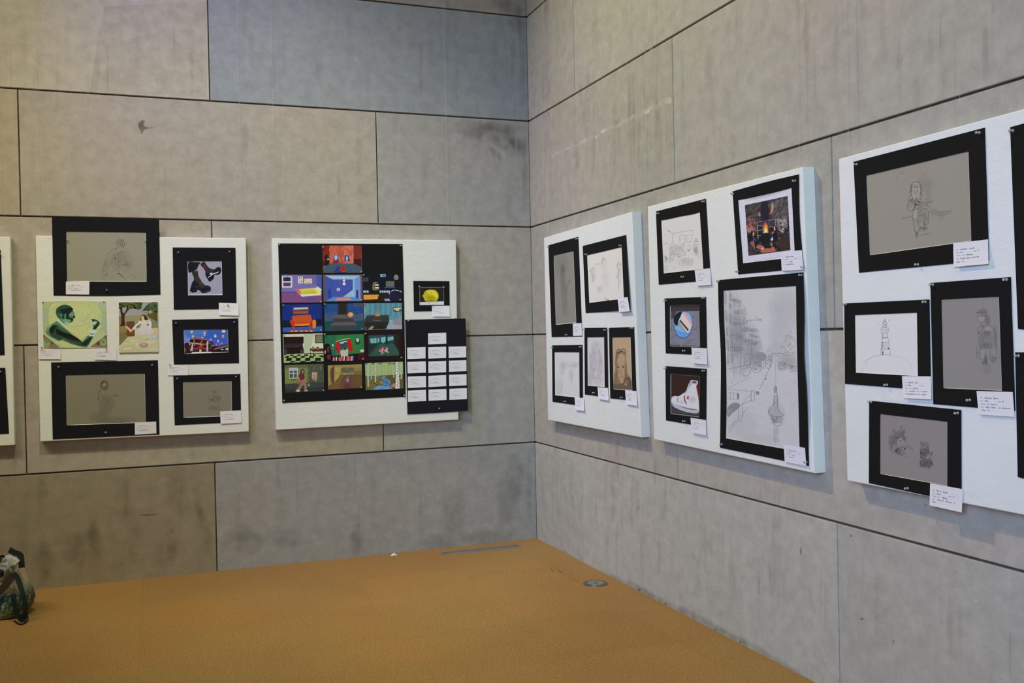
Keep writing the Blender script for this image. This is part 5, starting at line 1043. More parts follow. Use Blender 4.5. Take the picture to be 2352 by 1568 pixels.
S.b((20,28,52), 145,300, 150,250, 190,200, 240,185, 230,230, 200,300, 185,360, 155,330); S.p((206,210,204), 262,185, 275,190, 362,345, 330,430, 310,440, 200,300); S.p((216,160,176), 262,187, 290,205, 366,330, 350,350, 262,225, 250,210); S.p((204,196,184), 240,225, 350,360, 330,400, 225,270)
S.p((80,44,38), 220,275, 326,400, 316,425, 212,295); S.p((150,150,156), 200,302, 212,298, 300,432, 280,430, 192,345); S.l((224,226,220), 5, 262,186, 205,296); done()
card('R', R2_, 98, 'caption card under the cake painting', T('s4', 356,615, 540,625, 545,820, 366,805), lift=.009, ink=(150,150,160), wd=.014, asp=.95)
S, done = sleeve(79, 'small painting of a white high-top sneaker with red marks, black mat, middle board', (42,838, 538,872, 533,1572, 50,1490), (100,928, 460,956, 452,1455, 105,1412), (121,946, 453,972, 446,1440, 120,1398), (52,34,30), (44,862, 505,895, 270,1500))
S.p((70,64,66), 122,1280, 300,1350, 446,1390, 445,1436, 122,1396); S.b((150,30,36), 415,1070, 430,1065, 440,1150, 446,1220, 425,1180)
S.b((202,203,208), 118,1235, 130,1205, 170,1198, 205,1200, 250,1170, 290,1140, 310,1090, 335,1030, 355,1006, 395,1012, 432,1020, 432,1050, 415,1075, 425,1150, 440,1220, 446,1300, 444,1370, 380,1365, 290,1340, 200,1310, 140,1285, 118,1265)
S.b((176,178,190), 120,1275, 200,1312, 300,1345, 400,1370, 445,1368, 442,1395, 400,1405, 300,1390, 210,1360, 150,1330, 128,1305); S.b((112,112,118), 200,1312, 290,1335, 420,1360, 420,1370, 300,1352); S.b((168,168,176), 330,1050, 355,1010, 400,1018, 428,1030, 425,1050, 395,1058, 360,1062, 345,1100); S.b((60,54,56), 368,1025, 400,1022, 424,1034, 405,1042, 378,1040)
S.l((224,226,232), 5, 432,1022, 428,1055, 400,1064, 362,1060, 345,1090); S.s((120,124,128), 6, 345,1020, 325,1080, 300,1140, 260,1180); 
for i in range(6): S.l((176,180,180), 4, 318+i*-9,1080+i*18, 338-i*9,1086+i*18)
S.l((150,36,46), 11, 196,1215, 184,1272); S.s((140,30,44), 13, 278,1190, 274,1230, 296,1295); S.b((150,30,40), 300,1205, 312,1204, 318,1188, 324,1206, 332,1208, 322,1222, 324,1245, 312,1232, 302,1240, 306,1222); S.l((190,60,60), 4, 345,1150, 356,1138); S.l((150,150,156), 4, 235,1225, 300,1280)
S.m((170,172,180), .7, 370,1240, 60,50); S.m((176,178,186), .6, 240,1270, 60,24); done()
card('R', R2_, 99, 'caption card under the sneaker painting', T('r4', 378,1107, 495,1125, 497,1240, 388,1220), lift=.009, ink=(160,158,168), wd=.012, asp=1.0)
# big street drawing
S, done = matted('R', R2_, 80, 'large tall pencil drawing of a city street with cars, in a wavy black mat', 'matted picture',
  T('r4', 585,75, 1226,17, 1268,1470, 600,1332), T('r4', 627,155, 1170,120, 1198,1362, 645,1262), (186,186,186), T('r4', 588,83, 1207,37, 611,1307), {1: T('r4', 1232,300, 1227,560, 1230,700, 1245,850, 1255,1060), 3: T('r4', 604,1000, 606,640, 590,330), 2: T('r4', 930,1400)}, {1: T('r4', 1174,430, 1182,760), 3: T('r4', 650,1000, 645,660, 632,380)}, group=G,
  lift=lambda s_, t_: (.016*math.sin(math.pi*min(1, t_*1.1))*max(0, s_-.8)*5) if t_ < .9 else 0.)
S.crop = 's1'; S.k = 1.; K = (112,113,116); LG = (150,151,153)
for a in ((.6,180,400,110,320,0), (.6,280,560,120,240,0), (.45,600,250,160,200,0), (.5,400,690,100,80,0), (.5,620,720,120,70,0), (.4,540,1150,90,110,0), (.4,520,640,90,110,0), (.3,250,1250,160,160,0), (.5,230,760,130,70,0), (.35,560,480,120,160,0), (.3,400,1380,200,60,0)): S.m((166,167,168), *a)
S.m((150,151,153), .8, 200,500, 90,260); S.m((150,151,153), .8, 330,640, 90,140); S.m((158,159,161), .6, 640,700, 90,90); S.l(LG, 3, 180,100, 420,560); S.l(LG, 3, 700,370, 560,620); S.hatch((146,146,150), 2.4, 160, 60, 1.55, 100,120, 180,110, 330,430, 330,700, 110,740); S.hatch((150,150,152), 2.4, 60, 40, .9, 560,560, 700,400, 705,560, 600,640)
for (x, y, w_, h_) in ((90,120,16,90), (130,120,20,60), (95,270,16,80), (130,300,20,70), (105,420,14,70), (138,425,18,70), (110,530,14,70), (142,535,18,70), (115,640,16,90), (145,640,18,80), (165,170,60,50), (165,330,60,60), (170,450,60,60), (175,560,60,50), (240,250,34,50), (250,330,34,50), (258,410,34,40), (270,510,30,50), (130,200,18,50)):
    S.hatch((128,129,132), 2.6, 11, h_*.8, 1.55, x,y, x+w_,y+w_*.35, x+w_,y+h_+w_*.35, x,y+h_); S.l(K, 2.4, x,y, x+w_,y+w_*.35, x+w_,y+h_+w_*.35, x,y+h_, x,y)
for x, y in ((190,190), (195,280), (195,385), (200,490), (205,600), (275,430), (285,530), (345,440), (348,495), (350,550)): S.hatch((104,105,108), 2.8, 16, 40, 0, x-34,y-18, x+34,y-12, x+34,y+18, x-34,y+12)
lines(S, K, 3, (230,400, 260,375, 320,355, 400,355), (360,320, 375,345, 410,350, 395,358), (230,400, 228,860), (605,490, 640,492, 680,515), (170,560, 175,860), (115,610, 170,620, 250,600), (115,775, 180,760, 330,730), (370,640, 430,640, 440,760, 370,740), (260,650, 310,650, 310,740, 265,735, 260,650), (445,620, 490,610), (320,560, 325,700),
  (490,640, 570,640, 600,650), (570,590, 610,585, 605,640), (600,650, 660,600, 700,570), (640,580, 655,555, 660,575), (340,720, 400,715, 400,790, 340,800, 335,740), (450,700, 485,700, 485,760, 445,765), (555,720, 610,715, 610,775, 560,780, 555,720), (650,760, 690,755, 705,790, 655,795), (620,740, 650,745), (250,770, 320,760, 290,830, 250,820, 250,770))
lines(S, K, 3, (530,720, 530,910), (500,680, 470,780, 390,950), (440,830, 445,860), (120,935, 320,840), (120,945, 330,965), (320,960, 320,1040, 345,1045, 345,965, 320,960), (120,975, 210,980), (120,1030, 205,1035), (140,975, 140,1030), (170,975, 170,1030), (240,1065, 320,985), (360,965, 385,970, 380,990, 360,985), (120,1190, 230,1080, 330,1040), (215,1070, 210,1200, 240,1205, 245,1070), (120,1120, 215,1070), (120,1290, 200,1200), (130,1310, 290,1100), (195,990, 205,980, 215,1000, 210,1035, 198,1020))
S.b((132,133,136), 118,1100, 170,1062, 215,1070, 218,1100, 160,1150, 118,1180); S.b((118,119,122), 200,985, 214,985, 212,1030, 200,1025); S.b((124,125,128), 362,966, 385,970, 382,988, 362,985); S.e((120,121,124), 443,857, 7, 8); S.b((140,141,144), 365,640, 440,645, 435,700, 370,690)
S.hatch((112,113,116), 2.6, 50, 26, .4, 335,715, 400,710, 400,780, 340,790); S.hatch((108,109,112), 2.6, 40, 22, .4, 555,720, 612,715, 612,775, 558,778); S.hatch((120,121,124), 2.6, 40, 22, .4, 650,735, 705,735, 705,790, 655,785); S.hatch((116,117,120), 2.6, 40, 22, .6, 445,650, 500,650, 490,760, 450,760)
S.hatch((116,117,120), 2.4, 60, 50, 1.5, 300,400, 420,560, 430,740, 320,740); S.hatch((134,135,138), 2.4, 50, 40, 1.1, 120,620, 330,620, 320,840, 130,900); S.hatch((120,121,124), 2.4, 40, 22, .2, 490,640, 700,620, 700,660, 500,670)
S.hatch((168,169,171), 3, 60, 60, 1.5, 440,200, 700,100, 700,380, 520,560); S.hatch((174,174,175), 3, 90, 60, .5, 380,820, 720,820, 725,1400, 300,1380)
S.b((160,160,162), 515,1010, 545,1000, 548,1080, 570,1150, 600,1165, 560,1185, 500,1180, 465,1150, 480,1110, 505,1090); S.b((146,147,149), 515,930, 530,915, 540,940, 538,975, 520,975)
lines(S, (104,105,108), 3.4, (525,915, 515,945, 520,975, 515,1010, 508,1080, 480,1110, 465,1145, 500,1180, 560,1188, 602,1165, 570,1145, 550,1100, 545,1010, 538,970, 540,935, 525,915), (510,1190, 500,1230, 540,1260, 580,1245, 585,1190), (520,1040, 515,1100), (540,1020, 545,1110)); S.hatch((92,93,96), 3, 60, 30, .4, 480,1170, 580,1185, 575,1250, 510,1240); S.hatch((150,151,153), 3, 24, 90, 1.5, 510,1280, 550,1280, 550,1400, 510,1400)
S.hatch((177,177,178), 3, 90, 60, .4, 110,1000, 110,1350, 700,1440, 720,900, 600,900, 300,1000); done()
card('R', R2_, 100, 'caption card at the bottom right corner of the big street drawing', T('r4', 1078,1308, 1238,1333, 1247,1470, 1085,1437), T('r4', 1241,1440), .004, ink=(128,128,138), wd=.012, asp=.9)

# ================================================================== third board
S, done = matted('R', R3_, 81, 'clear pencil drawing of a long-haired seated guitarist on grey paper, large black mat', 'matted picture',
  T('r5', 210,458, 1262,184, 1297,1245, 254,1345), T('r5', 313,570, 1130,375, 1153,1092, 342,1205), (137,134,126), T('r5', 230,478, 1210,225, 720,1280), group=G, core=(214,212,200))
S.crop = 's5'; S.k = 1.05; K = (92,90,88); K2 = (70,68,68)
for a in ((.5,460,420,120,170,0), (.5,480,650,180,110,0), (.4,560,900,180,200,0), (.35,900,880,200,70,.2), (.3,720,600,90,240,0), (.3,650,300,250,200,0)): S.m((122,119,113), *a)
S.b((146,143,134), 420,820, 480,800, 510,860, 500,980, 420,970); S.b((148,145,137), 400,300, 470,250, 540,300, 560,420, 520,560, 420,560, 380,440)
lines(S, K, 8, (420,250, 460,240, 520,240), (415,255, 385,320, 360,400, 365,470, 390,520), (520,245, 560,300, 580,400, 580,460), (440,310, 470,300, 500,330), (400,350, 440,345, 500,345, 515,350), (430,380, 425,430, 450,480), (500,370, 495,430, 460,480), (430,430, 470,440),
  (360,500, 340,560, 320,630, 300,690, 360,740, 380,745), (390,520, 400,600, 440,640, 470,600, 490,520), (355,630, 390,590), (600,490, 570,540, 545,560), (560,560, 600,600), (500,480, 520,530), (370,660, 440,650, 480,620, 530,650, 530,680, 490,700), (300,700, 305,780, 340,830, 390,830, 430,800, 440,760),
  (450,790, 520,780, 560,740, 640,730), (560,650, 660,650, 760,640, 820,620), (500,715, 600,700, 660,690), (660,680, 700,680, 680,720, 650,715), (430,820, 410,900, 410,1000, 430,1130, 460,1250, 490,1290), (520,830, 500,920, 510,1010, 540,1110, 545,1150), (410,975, 500,985),
  (540,820, 620,760, 680,790, 720,850, 715,1000, 720,1070, 680,1080), (520,920, 580,910, 640,890, 670,860), (640,900, 650,1000, 620,1070), (690,900, 680,1000, 690,1060), (470,1290, 465,1340, 500,1350, 520,1290), (520,1250, 550,1160, 600,1140), (560,1300, 620,1300, 740,1260), (180,980, 280,950, 380,930), (870,840, 1000,840, 1190,820), (770,800, 760,860), (920,880, 980,920), (940,960, 1020,1000), (480,1030, 500,1100))
lines(S, K2, 13, (430,340, 480,345, 510,345), (430,385, 425,425), (495,400, 490,440), (340,640, 390,590, 395,610), (500,620, 540,640, 570,650), (450,700, 440,760, 410,810), (590,520, 605,495), (640,890, 670,870), (540,1170, 600,1160, 640,1180, 690,1160))
S.e(K2, 466,692, 24, 24); S.hatch(K, 7, 26, 60, 1.4, 620,1060, 680,1060, 690,1180, 620,1190); S.hatch(K2, 7, 16, 40, 1.3, 465,1240, 530,1240, 520,1350, 475,1350); S.hatch(K, 7, 18, 50, .6, 540,1150, 690,1150, 700,1200, 560,1220); S.hatch(K, 6, 20, 60, 1.4, 365,300, 400,300, 390,460, 360,480); S.hatch(K, 6, 20, 60, 1.4, 550,300, 580,330, 580,480, 540,520)
S.hatch((125,122,116), 5, 30, 90, -.4, 40,40, 700,20, 760,300, 100,440); S.hatch((120,117,111), 5, 26, 90, .1, 760,780, 1180,760, 1180,900, 800,930); S.s((110,108,104), 8, 720,370, 725,440); S.s((112,110,106), 5, 60,200, 160,70, 230,30); done()
card('R', R3_, 101, 'caption card on the lower right corner of the large guitarist drawing', T('r5', 1008,1112, 1288,1078, 1291,1275, 1012,1300), lift=.010, ink=(104,106,124), asp=.72,
  lines=[((.20, .39), (.47, .61)), ((.20, .27), (.70, .74)), ((.28, .31), (.37, .56)), ((.20, .33), (.38, .49), (.54, .74)), ((.08, .18), (.25, .30))])
S, done = matted('R', R3_, 82, 'ink drawing of a striped lighthouse on white paper, black mat', 'matted picture',
  T('r6', 105,207, 635,182, 645,748, 110,706), T('r6', 173,280, 557,265, 563,658, 178,637), (199,200,204), T('r6', 110,212, 605,198, 367,713), group=G)
S.crop = 's6'; S.k = .9; K = (110,112,118); K2 = (60,62,66); BV = (168,170,176)
S.b((190,193,198), 715,590, 820,590, 825,690, 705,700); S.p((184,188,192), 700,790, 835,785, 870,935, 690,945); S.m((120,124,130), .8, 718,640, 16,60); S.m((110,114,118), .9, 712,860, 18,90); S.m((90,94,98), .8, 695,930, 14,40)
lines(S, K, 6, (705,600, 700,700, 690,850, 680,960, 670,1070), (820,600, 830,700, 850,800, 870,920, 885,1070), (670,1072, 770,1050, 888,1062), (692,980, 760,948, 868,935), (705,720, 760,700, 835,702), (715,795, 770,785, 840,790), (700,700, 760,688, 825,685), (718,600, 760,588, 818,592),
  (680,490, 675,560, 700,610), (840,490, 842,560, 820,600), (675,495, 760,480, 842,492), (700,545, 750,525, 800,535, 812,580), (715,470, 720,410, 712,390), (800,470, 800,410, 805,380), (715,395, 730,355, 760,342, 795,355, 808,390), (720,470, 800,470), (740,470, 760,420, 790,465), (320,1225, 400,1160, 510,1090, 600,1080, 670,1072), (888,1075, 1000,1082))
lines(S, BV, 6, (250,1420, 330,1330, 400,1220), (1000,1082, 1100,1110, 1230,1180, 1300,1250, 1340,1370))
lines(S, K2, 9, (745,330, 765,312, 782,305), (835,330, 860,322), (635,408, 655,400), (700,715, 720,705), (715,400, 712,385), (800,395, 806,382), (810,690, 828,684)); S.e(K2, 760,352, 12, 12); S.e((60,50,56), 838,925, 13, 18); S.p((96,98,100), 705,985, 732,980, 732,1052, 703,1058); S.p(K2, 712,775, 724,772, 722,808, 710,812)
S.ring((120,122,126), 6, 760,385, 36, 26); S.hatch((130,132,136), 5, 30, 26, 1.4, 680,500, 840,495, 835,590, 690,600); S.hatch((120,122,126), 5, 24, 22, 1, 722,410, 798,410, 798,480, 722,480); S.l((150,152,156), 5, 690,440, 696,444); done()
card('R', R3_, 102, 'caption card on the lower right corner of the lighthouse drawing', T('r6', 464,658, 644,660, 646,803, 472,795), lift=.009, ink=(104,106,114), asp=.8,
  lines=[((.20, .38), (.44, .54)), ((.20, .30), (.70, .74)), ((.27, .30), (.36, .54)), ((.22, .45), (.50, .58), (.63, .70), (.73, .86)), ((.09, .42), (.46, .50), (.54, .60), (.65, .83))])
S, done = matted('R', R3_, 83, 'pencil drawing of a person in a cap and belted jacket, tall black mat', 'matted picture',
  T('r6', 640,80, 1141,43, 1169,874, 658,832), T('r6', 710,185, 1066,166, 1085,749, 722,733), (129,127,125), T('r6', 650,91, 1108,60, 880,807), group=G, imids={0: T('r6', 850,177)})
S.crop = 's7'; K = (96,95,94); K2 = (78,76,76)
for a in ((.6,390,220,90,70,0), (.5,470,380,60,120,0), (.4,430,700,150,260,0), (.6,470,610,70,50,0), (.5,460,850,130,60,0), (.5,440,1150,60,80,0), (.4,620,700,60,260,0), (.3,480,1300,130,130,0), (.4,590,1100,60,90,0)): S.m((114,112,111), *a)
S.b((136,134,132), 310,310, 420,320, 430,380, 380,410, 320,400); S.b((138,136,134), 440,500, 540,500, 560,580, 440,570); S.b((134,132,131), 350,930, 430,920, 430,1080, 350,1060)
lines(S, K, 8, (330,200, 360,160, 400,150, 450,170, 480,240), (265,235, 300,215, 380,235, 450,260, 510,300), (300,250, 300,320, 305,380, 330,405, 380,408, 430,380), (305,290, 360,295, 440,290), (520,310, 520,400, 490,450), (375,420, 370,480, 410,500, 490,460), (370,490, 320,500, 290,550, 290,640), (290,625, 360,560, 420,500),
  (490,460, 560,500, 610,520, 640,640, 650,800, 660,950, 640,1070), (540,580, 550,700, 545,860), (300,640, 305,740, 310,830), (310,830, 400,825, 540,795), (340,920, 430,905, 570,890), (330,840, 340,930), (550,800, 570,890), (290,850, 275,1000, 275,1080, 320,1090), (330,930, 330,1010), (345,940, 340,1060, 370,1130), (440,1000, 440,1100, 380,1190), (540,910, 530,1020, 540,1130, 590,1170, 640,1150),
  (460,1080, 480,1190), (620,1080, 680,1090, 710,1070), (360,1190, 400,1200, 480,1200), (415,590, 420,680), (530,1060, 600,1060))
lines(S, K2, 15, (275,235, 310,225, 330,240), (340,295, 380,300), (455,280, 500,290), (290,625, 330,600), (370,490, 420,490), (415,590, 540,582), (400,830, 440,860), (470,845, 500,830), (275,1005, 325,995), (380,440, 375,480))
S.hatch(K, 6, 60, 50, .6, 430,590, 540,585, 540,650, 440,660); S.hatch(K, 6, 60, 50, .2, 320,830, 560,800, 570,890, 340,915); S.hatch(K, 6, 40, 60, 1.5, 430,280, 520,300, 510,440, 440,440); S.hatch(K2, 6, 40, 70, 1.4, 430,1040, 470,1060, 480,1200, 380,1200); S.hatch((108,106,106), 6, 50, 60, 1.5, 300,640, 420,600, 420,820, 310,820); S.hatch((104,102,102), 6, 40, 60, 1.4, 590,520, 650,640, 660,900, 610,900); S.hatch(K, 6, 30, 36, .8, 560,1100, 640,1090, 640,1160, 580,1170); S.hatch(K, 6, 30, 50, .1, 330,190, 460,180, 470,250, 340,240); done()
card('R', R3_, 103, 'caption card on the lower right corner of the drawing of a person in a cap', T('r6', 927,750, 1152,757, 1163,912, 940,897), lift=.004, ink=(104,106,116), asp=.72,
  lines=[((.21, .40), (.46, .59)), ((.21, .30), (.70, .74)), ((.28, .31), (.36, .54)), ((.21, .33), (.38, .50), (.57, .65), (.69, .90)), ((.11, .21), (.26, .33))])
S, done = matted('R', R3_, 84, 'pencil drawing of two rooster heads on grey paper in a black mat', 'matted picture',
  T('r6', 260,810, 833,868, 835,1446, 258,1322), T('r6', 330,895, 745,942, 745,1340, 330,1265), (129,124,123), T('r6', 268,818, 805,888, 495,1355), group=G)
S.crop = 's8'; K = (92,88,88); K2 = (66,62,64)
for a in ((.6,420,620,140,170,0), (.6,540,500,120,80,0), (.6,480,870,110,110,0), (.7,1060,900,120,130,0), (.7,1080,1120,150,130,0), (.4,350,750,80,160,0), (.3,1020,740,80,70,0), (.5,590,640,90,90,0)): S.m((108,104,104), *a)
S.b((100,96,96), 385,390, 400,460, 450,500, 520,520, 560,490, 540,350, 570,345, 560,440, 600,500, 620,410, 630,420, 630,490, 600,530, 660,620, 600,600, 540,540, 450,520, 400,480); S.hatch(K, 7, 50, 60, .9, 385,390, 460,480, 560,500, 630,420, 620,520, 500,540, 400,470)
S.hatch(K, 7, 90, 50, 1.9, 300,560, 430,540, 480,640, 420,800, 330,840, 290,680); S.hatch(K2, 7, 40, 40, .7, 430,560, 560,560, 660,640, 640,680, 560,600, 440,640)
S.b((140,136,136), 480,640, 540,600, 620,680, 580,740, 490,740); S.e(K2, 540,665, 17, 19); S.ring(K, 7, 540,665, 60, 62)
lines(S, K, 9, (560,790, 640,790, 720,810, 800,860), (660,740, 740,780, 800,850), (380,740, 420,620, 480,580, 560,570, 640,640), (450,840, 520,810, 600,800), (480,880, 520,830, 560,950, 580,980), (560,840, 600,900, 570,960), (640,830, 630,930, 580,975, 510,950, 450,900), (580,995, 730,1005), (370,780, 340,880, 380,900))
S.b(K2, 420,880, 460,840, 500,820, 480,880, 450,910); S.b(K2, 615,825, 655,815, 640,850, 620,850); S.hatch(K2, 7, 40, 30, .9, 420,870, 500,830, 560,960, 450,930)
S.hatch(K2, 8, 130, 60, 1.2, 960,850, 1130,810, 1150,900, 1050,1040, 960,1040); S.hatch(K2, 8, 160, 60, 1.5, 940,1080, 1060,1060, 1180,1050, 1240,1180, 1130,1260, 1020,1220, 950,1180); S.hatch(K, 7, 60, 60, 1.5, 960,680, 1130,700, 1140,820, 960,840); S.hatch((110,106,110), 7, 60, 50, 1.3, 1120,960, 1210,940, 1230,1080, 1120,1080)
S.b((30,28,30), 960,890, 985,900, 980,960, 960,965); S.b((40,38,40), 1180,950, 1205,895, 1208,955, 1190,965); S.b((150,146,150), 1110,990, 1140,980, 1140,1020, 1110,1040); S.b((150,146,150), 1080,1060, 1100,1070, 1095,1100); S.l((150,146,150), 9, 1160,1080, 1120,1250); S.l((140,136,140), 9, 1090,830, 1100,890); S.m((140,136,136), .8, 440,735, 24,24); S.m((140,136,136), .8, 470,530, 24,24)
lines(S, K2, 9, (1060,1040, 1080,1140, 1060,1220), (1140,1040, 1160,1100, 1200,1180), (960,1080, 980,1170, 1000,1190), (1000,880, 1050,850, 1110,870), (1170,1200, 1240,1190)); done()
card('R', R3_, 104, 'caption card at the corner of the rooster drawing, hanging below the board', T('r6', 639,1323, 842,1360, 836,1505, 635,1460), lift=.004, ink=(108,106,116), asp=.78,
  lines=[((.21, .35), (.40, .55)), ((.21, .31), (.70, .75)), ((.28, .31), (.38, .55)), ((.24, .45), (.50, .69), (.74, .79)), ((.09, .20),)])
for lab, q, pn in (('upper black mat at the right edge of the photo, only its left border in view', [(2320,292), (2640,205), (2640,790), (2338,755)], [(2324,300)]),
               ('lower black mat at the right edge of the photo, only its left border in view', [(2331.5,809), (2640,805), (2640,1175), (2337.5,1095)], [(2337,817)])):
    S, done = matted('R', R3_, 85, lab, 'matted picture', q, [(q[0][0]+45, q[0][1]+35), (q[1][0]-45, q[1][1]+55), (q[2][0]-45, q[2][1]-60), (q[3][0]+45, q[3][1]-30)], (129,127,124), pn, group=G)
    done()
# ------------------------------------------------------------------ shopping bag on the floor at the left edge
def bag_mat():
    t = NT('bag_print', .45, .4); a = t.n('Attribute', _attribute_name='Col')
    v = t.n('TexVoronoi', Vector=t.coord((1, 1, 1)), Scale=42.); n = t.noise(30, 4)
    g = t.mix(t.mr(v.outputs[0], .15, .55, 0, 1), (.10, .17, .05, 1), (.015, .035, .03, 1))
    g = t.mix(t.mr(n, .56, .62, 0, 1), g, (.30, .32, .20, 1))
    c = t.mix(a.outputs['Alpha'], a.outputs['Color'], g); t.base(c); t.bump(t.noise(24, 4), .3, .01); return t.m
M['bag'] = bag_mat(); M['strap'] = m_flat('dark_green_webbing', (.006, .013, .013), .7, .3, .2, 200)
M['lining'] = m_flat('bag_lining', (.05, .03, .022), .8, .2, .2, 30)  # also colours the strip that stands for shade inside the bag
t = NT('grey_plastic_film', .35, .5); f_ = t.mr(t.noise(14, 5), .3, .7, .7, 1.15); t.base(t.scale((.44, .46, .44), f_)); t.bump(t.noise(22, 5), .5, .02); M['film'] = t.m
bp = hit('F', 38, 1424); D0 = (bp-CP).dot(CF)
def bagP(px, py, d):           # point at depth d behind the bag's front foot
    r_ = ray(px, py); return CP + r_*(D0+d)
# local frame of the bag: x along the picture's right, y away from the camera
BX = Vector((CR.x, CR.y, 0)).normalized(); BY = Vector((-BX.y, BX.x, 0)); B0 = Vector((bp.x, bp.y, 0))
BMW = Matrix(((BX.x, BY.x, 0, B0.x), (BX.y, BY.y, 0, B0.y), (0, 0, 1, 0), (0, 0, 0, 1))); BI = BMW.inverted()
def bl(px, py, d=0.): return BI @ bagP(px, py, d)
bag = tag(link('shopping_bag', None, None, BMW), 'slumped shopping bag with green leaf print and dark handles on the floor', 'shopping bag')
rb = random.Random(9)
# sections from the floor up: image y, left and right silhouette in the image, depth of the bag there, print amount
secs = [(1424,-170,50,.02,.18,.0), (1412,-178,60,-.02,.22,.55), (1396,-182,70,-.025,.24,.9), (1378,-184,77,-.02,.24,1.), (1362,-182,74,-.01,.23,1.), (1346,-178,67,.0,.21,.55), (1330,-172,60,.01,.19,.08), (1314,-166,54,.02,.17,.0), (1300,-160,50,.03,.15,.0), (1287,-152,44,.04,.14,.0)]
n = 28; V = []; F = []; C = []
base = bl(0, 1424).z
for k, (py, xl, xr, d0, dp, pr) in enumerate(secs):
    pl, pr_ = bl(xl, py, .08), bl(xr-8, py, .08); cx_, rx = (pl.x+pr_.x)/2, (pr_.x-pl.x)/2; z = max(0., pr_.z-base) if k else .0
    for j in range(n):
        a = 2*math.pi*j/n; c_, s_ = math.cos(a), math.sin(a); sgn = lambda q: (abs(q)**.55)*(1 if q > 0 else -1)
        wob = rb.uniform(-.006, .006)*(k > 0)
        V.append((cx_+rx*sgn(c_)+wob, d0+dp/2+(dp/2)*sgn(s_)+wob, z+rb.uniform(-.003, .003)*(k > 0)))
        side = c_ < -.2
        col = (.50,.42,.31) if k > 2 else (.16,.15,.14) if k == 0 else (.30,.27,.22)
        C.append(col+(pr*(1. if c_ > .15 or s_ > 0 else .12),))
for k in range(len(secs)-1):
    for j in range(n): a, b = k*n+j, k*n+(j+1) % n; F.append((a, b, b+n, a+n))
F.append(tuple(reversed(range(n))))
body = mesh_obj('bag_body', V, F, M['bag'], bag, None, C, None, True)
sb = body.modifiers.new('s', 'SUBSURF'); sb.levels = sb.render_levels = 2
# dark lining just inside the open top
V2 = []; F2 = []; tp = (len(secs)-1)*n
for j in range(n): x, y, z = V[tp+j]; V2.append((x*.985, y, z-.004)); 
for j in range(n): x, y, z = V[tp+j]; V2.append((x*.93, y*.8+.02, z-.12))
for j in range(n): F2.append((j, (j+1) % n, n+(j+1) % n, n+j))
F2.append(tuple(range(n, 2*n))); mesh_obj('bag_lining', V2, F2, M['lining'], bag, None, None, None, True)
def ribbon(name, pts, w, mat, parent, th=.004, up=None):
    """a flat webbing strap along 3D points; w in metres"""
    P = [Vector(p) for p in pts]; Q = []
    for i in range(len(P)-1):
        p0, p1, p2, p3 = P[max(i-1, 0)], P[i], P[i+1], P[min(i+2, len(P)-1)]
        for q in range(6):
            t_ = q/6; Q.append(.5*((2*p1)+(p2-p0)*t_+(2*p0-5*p1+4*p2-p3)*t_*t_+(3*p1-p0-3*p2+p3)*t_**3))
    Q.append(P[-1]); V = []; F = []
    for i, q in enumerate(Q):
        d = (Q[min(i+1, len(Q)-1)]-Q[max(i-1, 0)]).normalized(); nn = Vector((0.25, -1, .15)); s_ = d.cross(nn).normalized(); nn = s_.cross(d).normalized()
        for a, b in ((-1, -1), (1, -1), (1, 1), (-1, 1)): V.append(q+s_*w/2*a+nn*th/2*b)
    for i in range(len(Q)-1):
        for k in range(4): a, b = i*4+k, i*4+(k+1) % 4; F.append((a, b, b+4, a+4))
    F += [(3, 2, 1, 0), tuple(range(len(V)-4, len(V)))]
    return mesh_obj(name, V, F, mat, parent)
X7 = lambda x, y, d: tuple(bl(x/7.47, 1250+y/7.47, d))
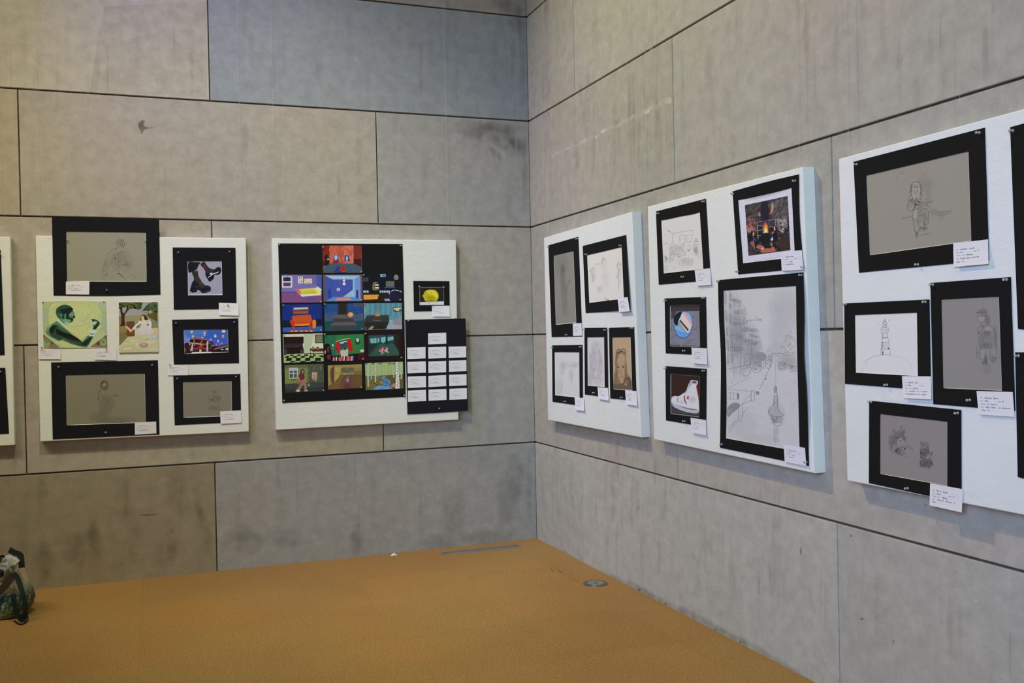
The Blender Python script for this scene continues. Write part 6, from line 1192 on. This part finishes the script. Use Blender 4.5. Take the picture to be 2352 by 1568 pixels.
# front handle that droops over the side, its lower loop resting near the floor
ribbon('handle', [X7(235,490,-.012), X7(300,580,-.02), X7(350,720,-.035), X7(395,860,-.05), X7(430,1000,-.055), X7(440,1120,-.055), X7(425,1230,-.05), X7(380,1290,-.045), X7(310,1220,-.05), X7(265,1100,-.052), X7(240,960,-.05), X7(225,850,-.045)], .026, M['strap'], bag)
ribbon('handle', [X7(160,90,.05), X7(250,140,.045), X7(345,180,.04), X7(365,280,.035), X7(375,400,.03)], .030, M['strap'], bag)
ribbon('handle', [X7(-60,260,.0), X7(0,215,-.005), X7(50,195,-.01), X7(70,225,-.012)], .012, M['strap'], bag)
ribbon('side_piping', [X7(225,500,-.012), X7(150,620,-.022), X7(60,740,-.03), X7(-60,840,-.035)], .040, M['lining'], bag)  # dark strip standing in for the shade inside the bag's mouth
ribbon('strap_loop', [tuple(BI @ (hit('F', x/7.47, 1250+y/7.47)+Vector((0, 0, .006)))) for x, y in ((250,1330), (310,1375), (370,1385), (430,1360), (475,1300), (470,1240))], .007, M['strap'], bag)
# crumpled film and a green-edged packet sticking out of the bag
def crumple(name, pts, depth, mat, parent, seed, amp=.006, back=.05):
    r_ = random.Random(seed); pts = catmull(pts, True, 3); m_ = len(pts); V = []; F = []
    cx_ = sum(p[0] for p in pts)/m_; cy_ = sum(p[1] for p in pts)/m_; rings = (1., .8, .55, .28)
    for q, f in enumerate(rings):
        for p in pts: V.append(X7(cx_+(p[0]-cx_)*f+r_.uniform(-9, 9)*(q > 0), cy_+(p[1]-cy_)*f+r_.uniform(-9, 9)*(q > 0), depth-.02*(1-f)+r_.uniform(-amp, amp)*(q > 0)))
    V.append(X7(cx_+r_.uniform(-20, 20), cy_+r_.uniform(-20, 20), depth-.022)); V.append(X7(cx_, cy_, depth+back))
    for q in range(3):
        for j in range(m_): a, b = q*m_+j, q*m_+(j+1) % m_; F.append((a, b, b+m_, a+m_))
    for j in range(m_): F.append((3*m_+j, 3*m_+(j+1) % m_, len(V)-2)); F.append(((j+1) % m_, j, len(V)-1))
    return mesh_obj(name, V, F, mat, parent, BMW if parent is None else None, None, None, True)
o = crumple('plastic_wrapper', [(20,300), (60,220), (150,175), (230,200), (330,260), (320,320), (270,400), (250,450), (200,560), (100,600), (0,660), (-60,560), (-50,400)], .015, M['film'], None, 3)
tag(o, 'crumpled grey plastic wrapper poking out of the shopping bag', 'wrapper')
M['pale'] = m_flat('pale_green_packet', (.42, .46, .34), .5, .4, .2, 40); M['dk'] = m_flat('black_plastic', (.012, .014, .018), .4, .4)
o = crumple('paper_packet', [(180,370), (240,290), (340,262), (320,320), (270,405), (220,395)], -.004, M['pale'], None, 5, .004, .02); tag(o, 'pale green-white packet corner on top of the grey wrapper in the shopping bag', 'packet')
o = crumple('black_pouch', [(-60,430), (0,420), (60,450), (70,520), (40,555), (-20,560)], -.02, M['dk'], None, 6, .004, .03); tag(o, 'small black pouch in the mouth of the shopping bag at the photo edge', 'pouch')
